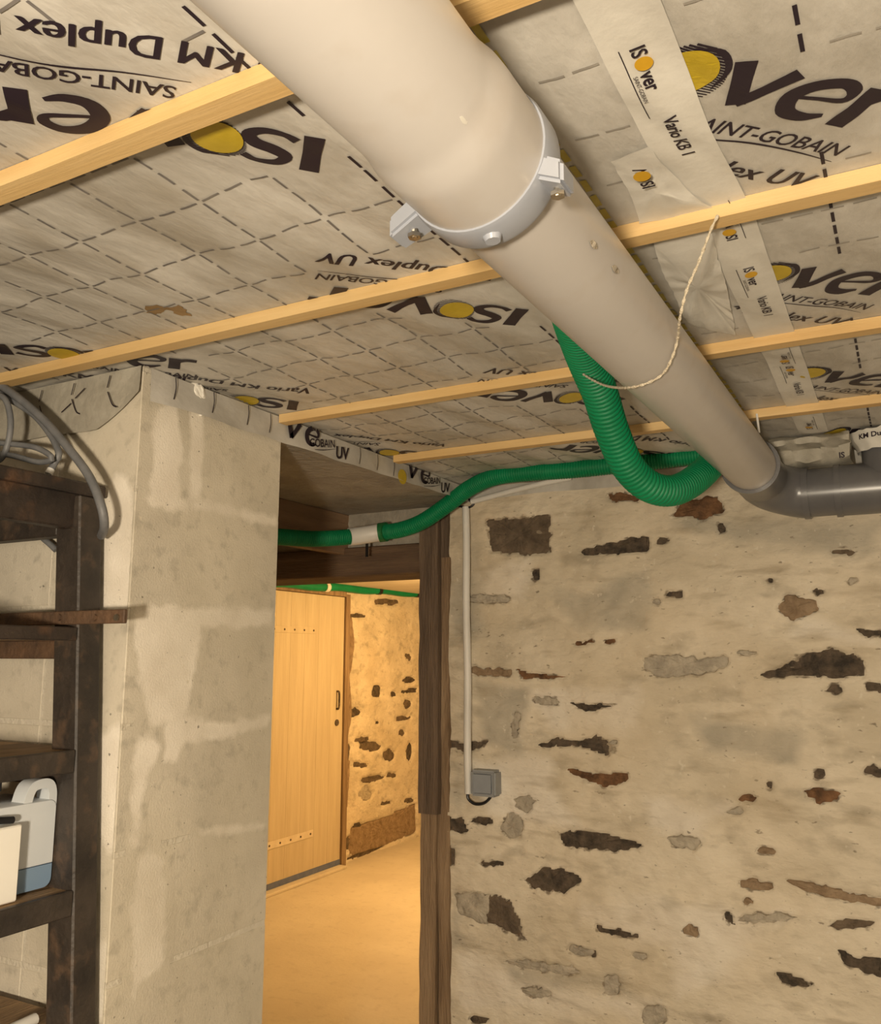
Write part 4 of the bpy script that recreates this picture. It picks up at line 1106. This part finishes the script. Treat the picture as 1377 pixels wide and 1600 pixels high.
# flat bar that runs past the post to the pier
za, zb = atY(100, 976, PY0 - .008).z, atY(100, 955, PY0 - .008).z
xe = atY(195, 965, PY0 - .008).x
bar = MB().box((-1.75, PY0 - .010, za), (xe, PY0 - .002, zb)).build('flat_bar', 'rust_strip', rk, bevel=.0015)
for x, ma in ((94, 'rust_strip'), (149, 'rust_strip'), (184, 'steel')):
    q = atY(x, 965, PY0 - .01); MB().tube([(q.x, PY0 - .009, q.z), (q.x, PY0 - .014, q.z)], .0055, 10).build('bolt', ma, bar, smooth=True)
def shelf(zf, th, ma_top, lipma, y1=PY1 - .004):
    x = rx(zf)
    s = MB().box((-1.78, .07, zf - .018), (x - .006, y1, zf)).build('shelf_board', ma_top, rk, bevel=.002)
    MB().box((x - .010, .07, zf - th), (x + .002, PY0 - .001, zf + .002)).build('shelf_lip', lipma, rk, bevel=.002)
    MB().box((-1.70, y1 - .014, zf - th - .03), (x - .055, y1, zf - .018)).build('back_rail', 'rust_strip', rk, bevel=.002)
zs1 = CZ + .044
shelf(zs1, .020, 'shelf_wood', 'shelf_dark')
zs2 = atX(112, 1172, -1.215).z
shelf(zs2, .034, 'shelf_wood', 'shelf_face')
zs3 = atX(90, 1396, -1.195).z
shelf(zs3, .036, 'shelf_wood', 'shelf_face')
zs4 = atX(60, 1590, -1.19).z - .03
shelf(zs4, .036, 'shelf_wood', 'shelf_face')

# jerrycan on the third shelf
def rr_outline(y0, y1, z0, z1, rb, rt, n=5):
    out = []
    for cx, cz, a0, r in ((y1 - rb, z0 + rb, -90, rb), (y1 - rt, z1 - rt, 0, rt), (y0 + rt, z1 - rt, 90, rt), (y0 + rb, z0 + rb, 180, rb)):
        for k in range(n + 1):
            a = math.radians(a0 + 90 * k / n); out.append((cx + r * math.cos(a), cz + r * math.sin(a)))
    return out
jx = -1.232            # face towards the passage
def can_slice(out, x0, x1, bev=.003):
    n = len(out); c = (sum(p[0] for p in out) / n, sum(p[1] for p in out) / n); V = []; Fc = []
    def sc(p, d): 
        vx, vz = p[0] - c[0], p[1] - c[1]; L = math.hypot(vx, vz); return (p[0] - vx / L * d, p[1] - vz / L * d)
    for x, d in ((x0, bev), (x0 + bev, 0), (x1 - bev, 0), (x1, bev)):
        for p in out: q = sc(p, d); V.append((x, q[0], q[1]))
    for r in range(3):
        for i in range(n): j = (i + 1) % n; Fc.append((r * n + i, r * n + j, (r + 1) * n + j, (r + 1) * n + i))
    Fc.append(tuple(range(n - 1, -1, -1))); Fc.append(tuple(3 * n + i for i in range(n)))
    return MB().add(V, Fc)
cy1 = atX(87, 1300, jx).y; cy0 = cy1 - .17
zb_ = zs3 + .003; zsh = atX(60, 1256, jx).z; ztop = atX(65, 1218, jx).z
jc = thing('jerrycan', (jx - .06, (cy0 + cy1) / 2, zb_), 'translucent white plastic jerrycan part filled with blue liquid', 'jerrycan')
zliq = atX(60, 1353, jx).z
can_slice(rr_outline(cy0, cy1, zb_, zliq, .014, .0008), jx - .12, jx).build('filled_part', 'can_blue', jc, smooth=True)
can_slice(rr_outline(cy0, cy1, zliq, zsh + .004, .0008, .012), jx - .12, jx).build('body', 'can', jc, smooth=True)
hy0, hy1 = cy1 - .062, cy1
hp = [(hy0 + .007, zsh - .006), (hy0 + .013, ztop - .020), (hy0 + .022, ztop - .009), (hy1 - .018, ztop - .008), (hy1 - .009, ztop - .02), (hy1 - .008, zsh - .012)]
hpts = spline([(jx - .036, a, b) for a, b in hp], 6)
V = []; Fc = []
for i, p in enumerate(hpts):
    t = (hpts[min(len(hpts) - 1, i + 1)] - hpts[max(0, i - 1)]).normalized(); nn = Vector((0, -t.z, t.y))
    for dx, dn in ((-.016, -.0075), (.014, -.0075), (.014, .0075), (-.016, .0075)): V.append((p.x + dx + .02, p.y + nn.y * dn, p.z + nn.z * dn))
for i in range(len(hpts) - 1):
    for j in range(4): a = i * 4 + j; b = i * 4 + (j + 1) % 4; Fc.append((a, b, b + 4, a + 4))
Fc += [(0, 3, 2, 1), tuple(len(V) - 4 + k for k in range(4))]
MB().add(V, Fc).build('handle', 'can', jc, bevel=.004, seg=2)
zn = atX(10, 1233, jx - .04).z; zk = atX(10, 1211, jx - .04).z
MB().tube([(jx - .05, cy1 - .100, zsh - .002), (jx - .05, cy1 - .100, zn + .002)], .024, 24).build('neck', 'can', jc, smooth=True)
MB().tube([(jx - .05, cy1 - .100, zn), (jx - .05, cy1 - .100, zk)], .0275, 24).build('cap', 'black', jc, smooth=True)
# white carton nearer the camera on the same shelf
bx1 = -1.205
kx = atX(25, 1425, bx1)
ktop = atX(20, 1291, bx1).z
ct = thing('carton', (bx1 - .06, kx.y - .06, zs3), 'bright white flat carton standing in front of the jerrycan on the rack', 'carton')
MB().box((bx1 - .024, kx.y - .12, zs3 + .002), (bx1, kx.y, ktop)).build('body', 'carton', ct, bevel=.002)
MB().box((bx1 - .022, kx.y - .118, ktop - .002), (bx1 - .003, kx.y - .062, ktop + .002)).build('lid_flap', 'carton', ct)
bp = MB().tube(spline([(bx1 - .012, kx.y - .060, ktop + .0075), (bx1 - .012, kx.y - .035, ktop + .009), (bx1 - .013, kx.y - .008, ktop + .0065)], 6), .0055, 10).build('black_strap', 'black', None, smooth=True)
tag(bp, 'short black strap lying on top of the white carton', 'strap')
# things on the lowest visible shelf
s0 = atX(8, 1598, -1.23); s1 = atX(58, 1588, -1.23)
stk = MB().tube([(s0.x, s0.y, zs4 + .0105), (s1.x - .004, s1.y, zs4 + .0105)], .0085, 10).build('white_rod', 'white_plastic', None, smooth=True)
tag(stk, 'white plastic rod lying on the lowest shelf of the rack', 'rod')

# ---- grey cables hung over the rack
def cable(pts, r, label, group='grey cables over the rack', tip=None):
    sp_ = spline(pts, 10)
    t = thing('grey_cable', tuple(min(sp_, key=lambda p: p.z)), label, 'cable', group)
    MB().tube(resample(sp_, .008), r, 10).build('sheath', 'cable', t, smooth=True)
    if tip:
        MB().tube([sp_[-1], sp_[-1] + (sp_[-1] - sp_[-3]).normalized() * .010], r * 1.1, 10).build('tip', 'white_plastic', t, smooth=True)
YK = .97
A_ = lambda x, y, Y=YK: atY(x, y, Y)
cable([A_(-40, 580), A_(10, 608), A_(60, 648), A_(100, 692), A_(138, 742), A_(158, 790), A_(163, 822, .985), A_(158, 838, 1.02)], .0075, 'grey cable arching down past the rack post')
cable([A_(-40, 592, .975), A_(5, 618, .975), A_(50, 646, .982), A_(78, 678, .982), A_(92, 708, .98), A_(86, 722, .98), A_(80, 733, .975)], .006, 'grey cable with a white cut end hanging over the rack', tip=True)
cable([A_(-30, 620, .955), A_(4, 620, .955), A_(16, 650, .955), A_(14, 686, .955), A_(2, 716, .955), A_(-25, 730, .955)], .0055, 'grey cable loop at the left edge above the rack')
cable([A_(-30, 690, .962), A_(20, 694, .962), A_(58, 700, .962), A_(82, 716, .962), A_(60, 722, .965), A_(20, 712, .96), A_(-20, 706, .96)], .0052, 'flat grey cable coil lying above the rack top')
cable([A_(68, 842, 1.03), A_(80, 852, 1.03), A_(92, 864, 1.035)], .0055, 'stub of grey cable behind the rack rail')
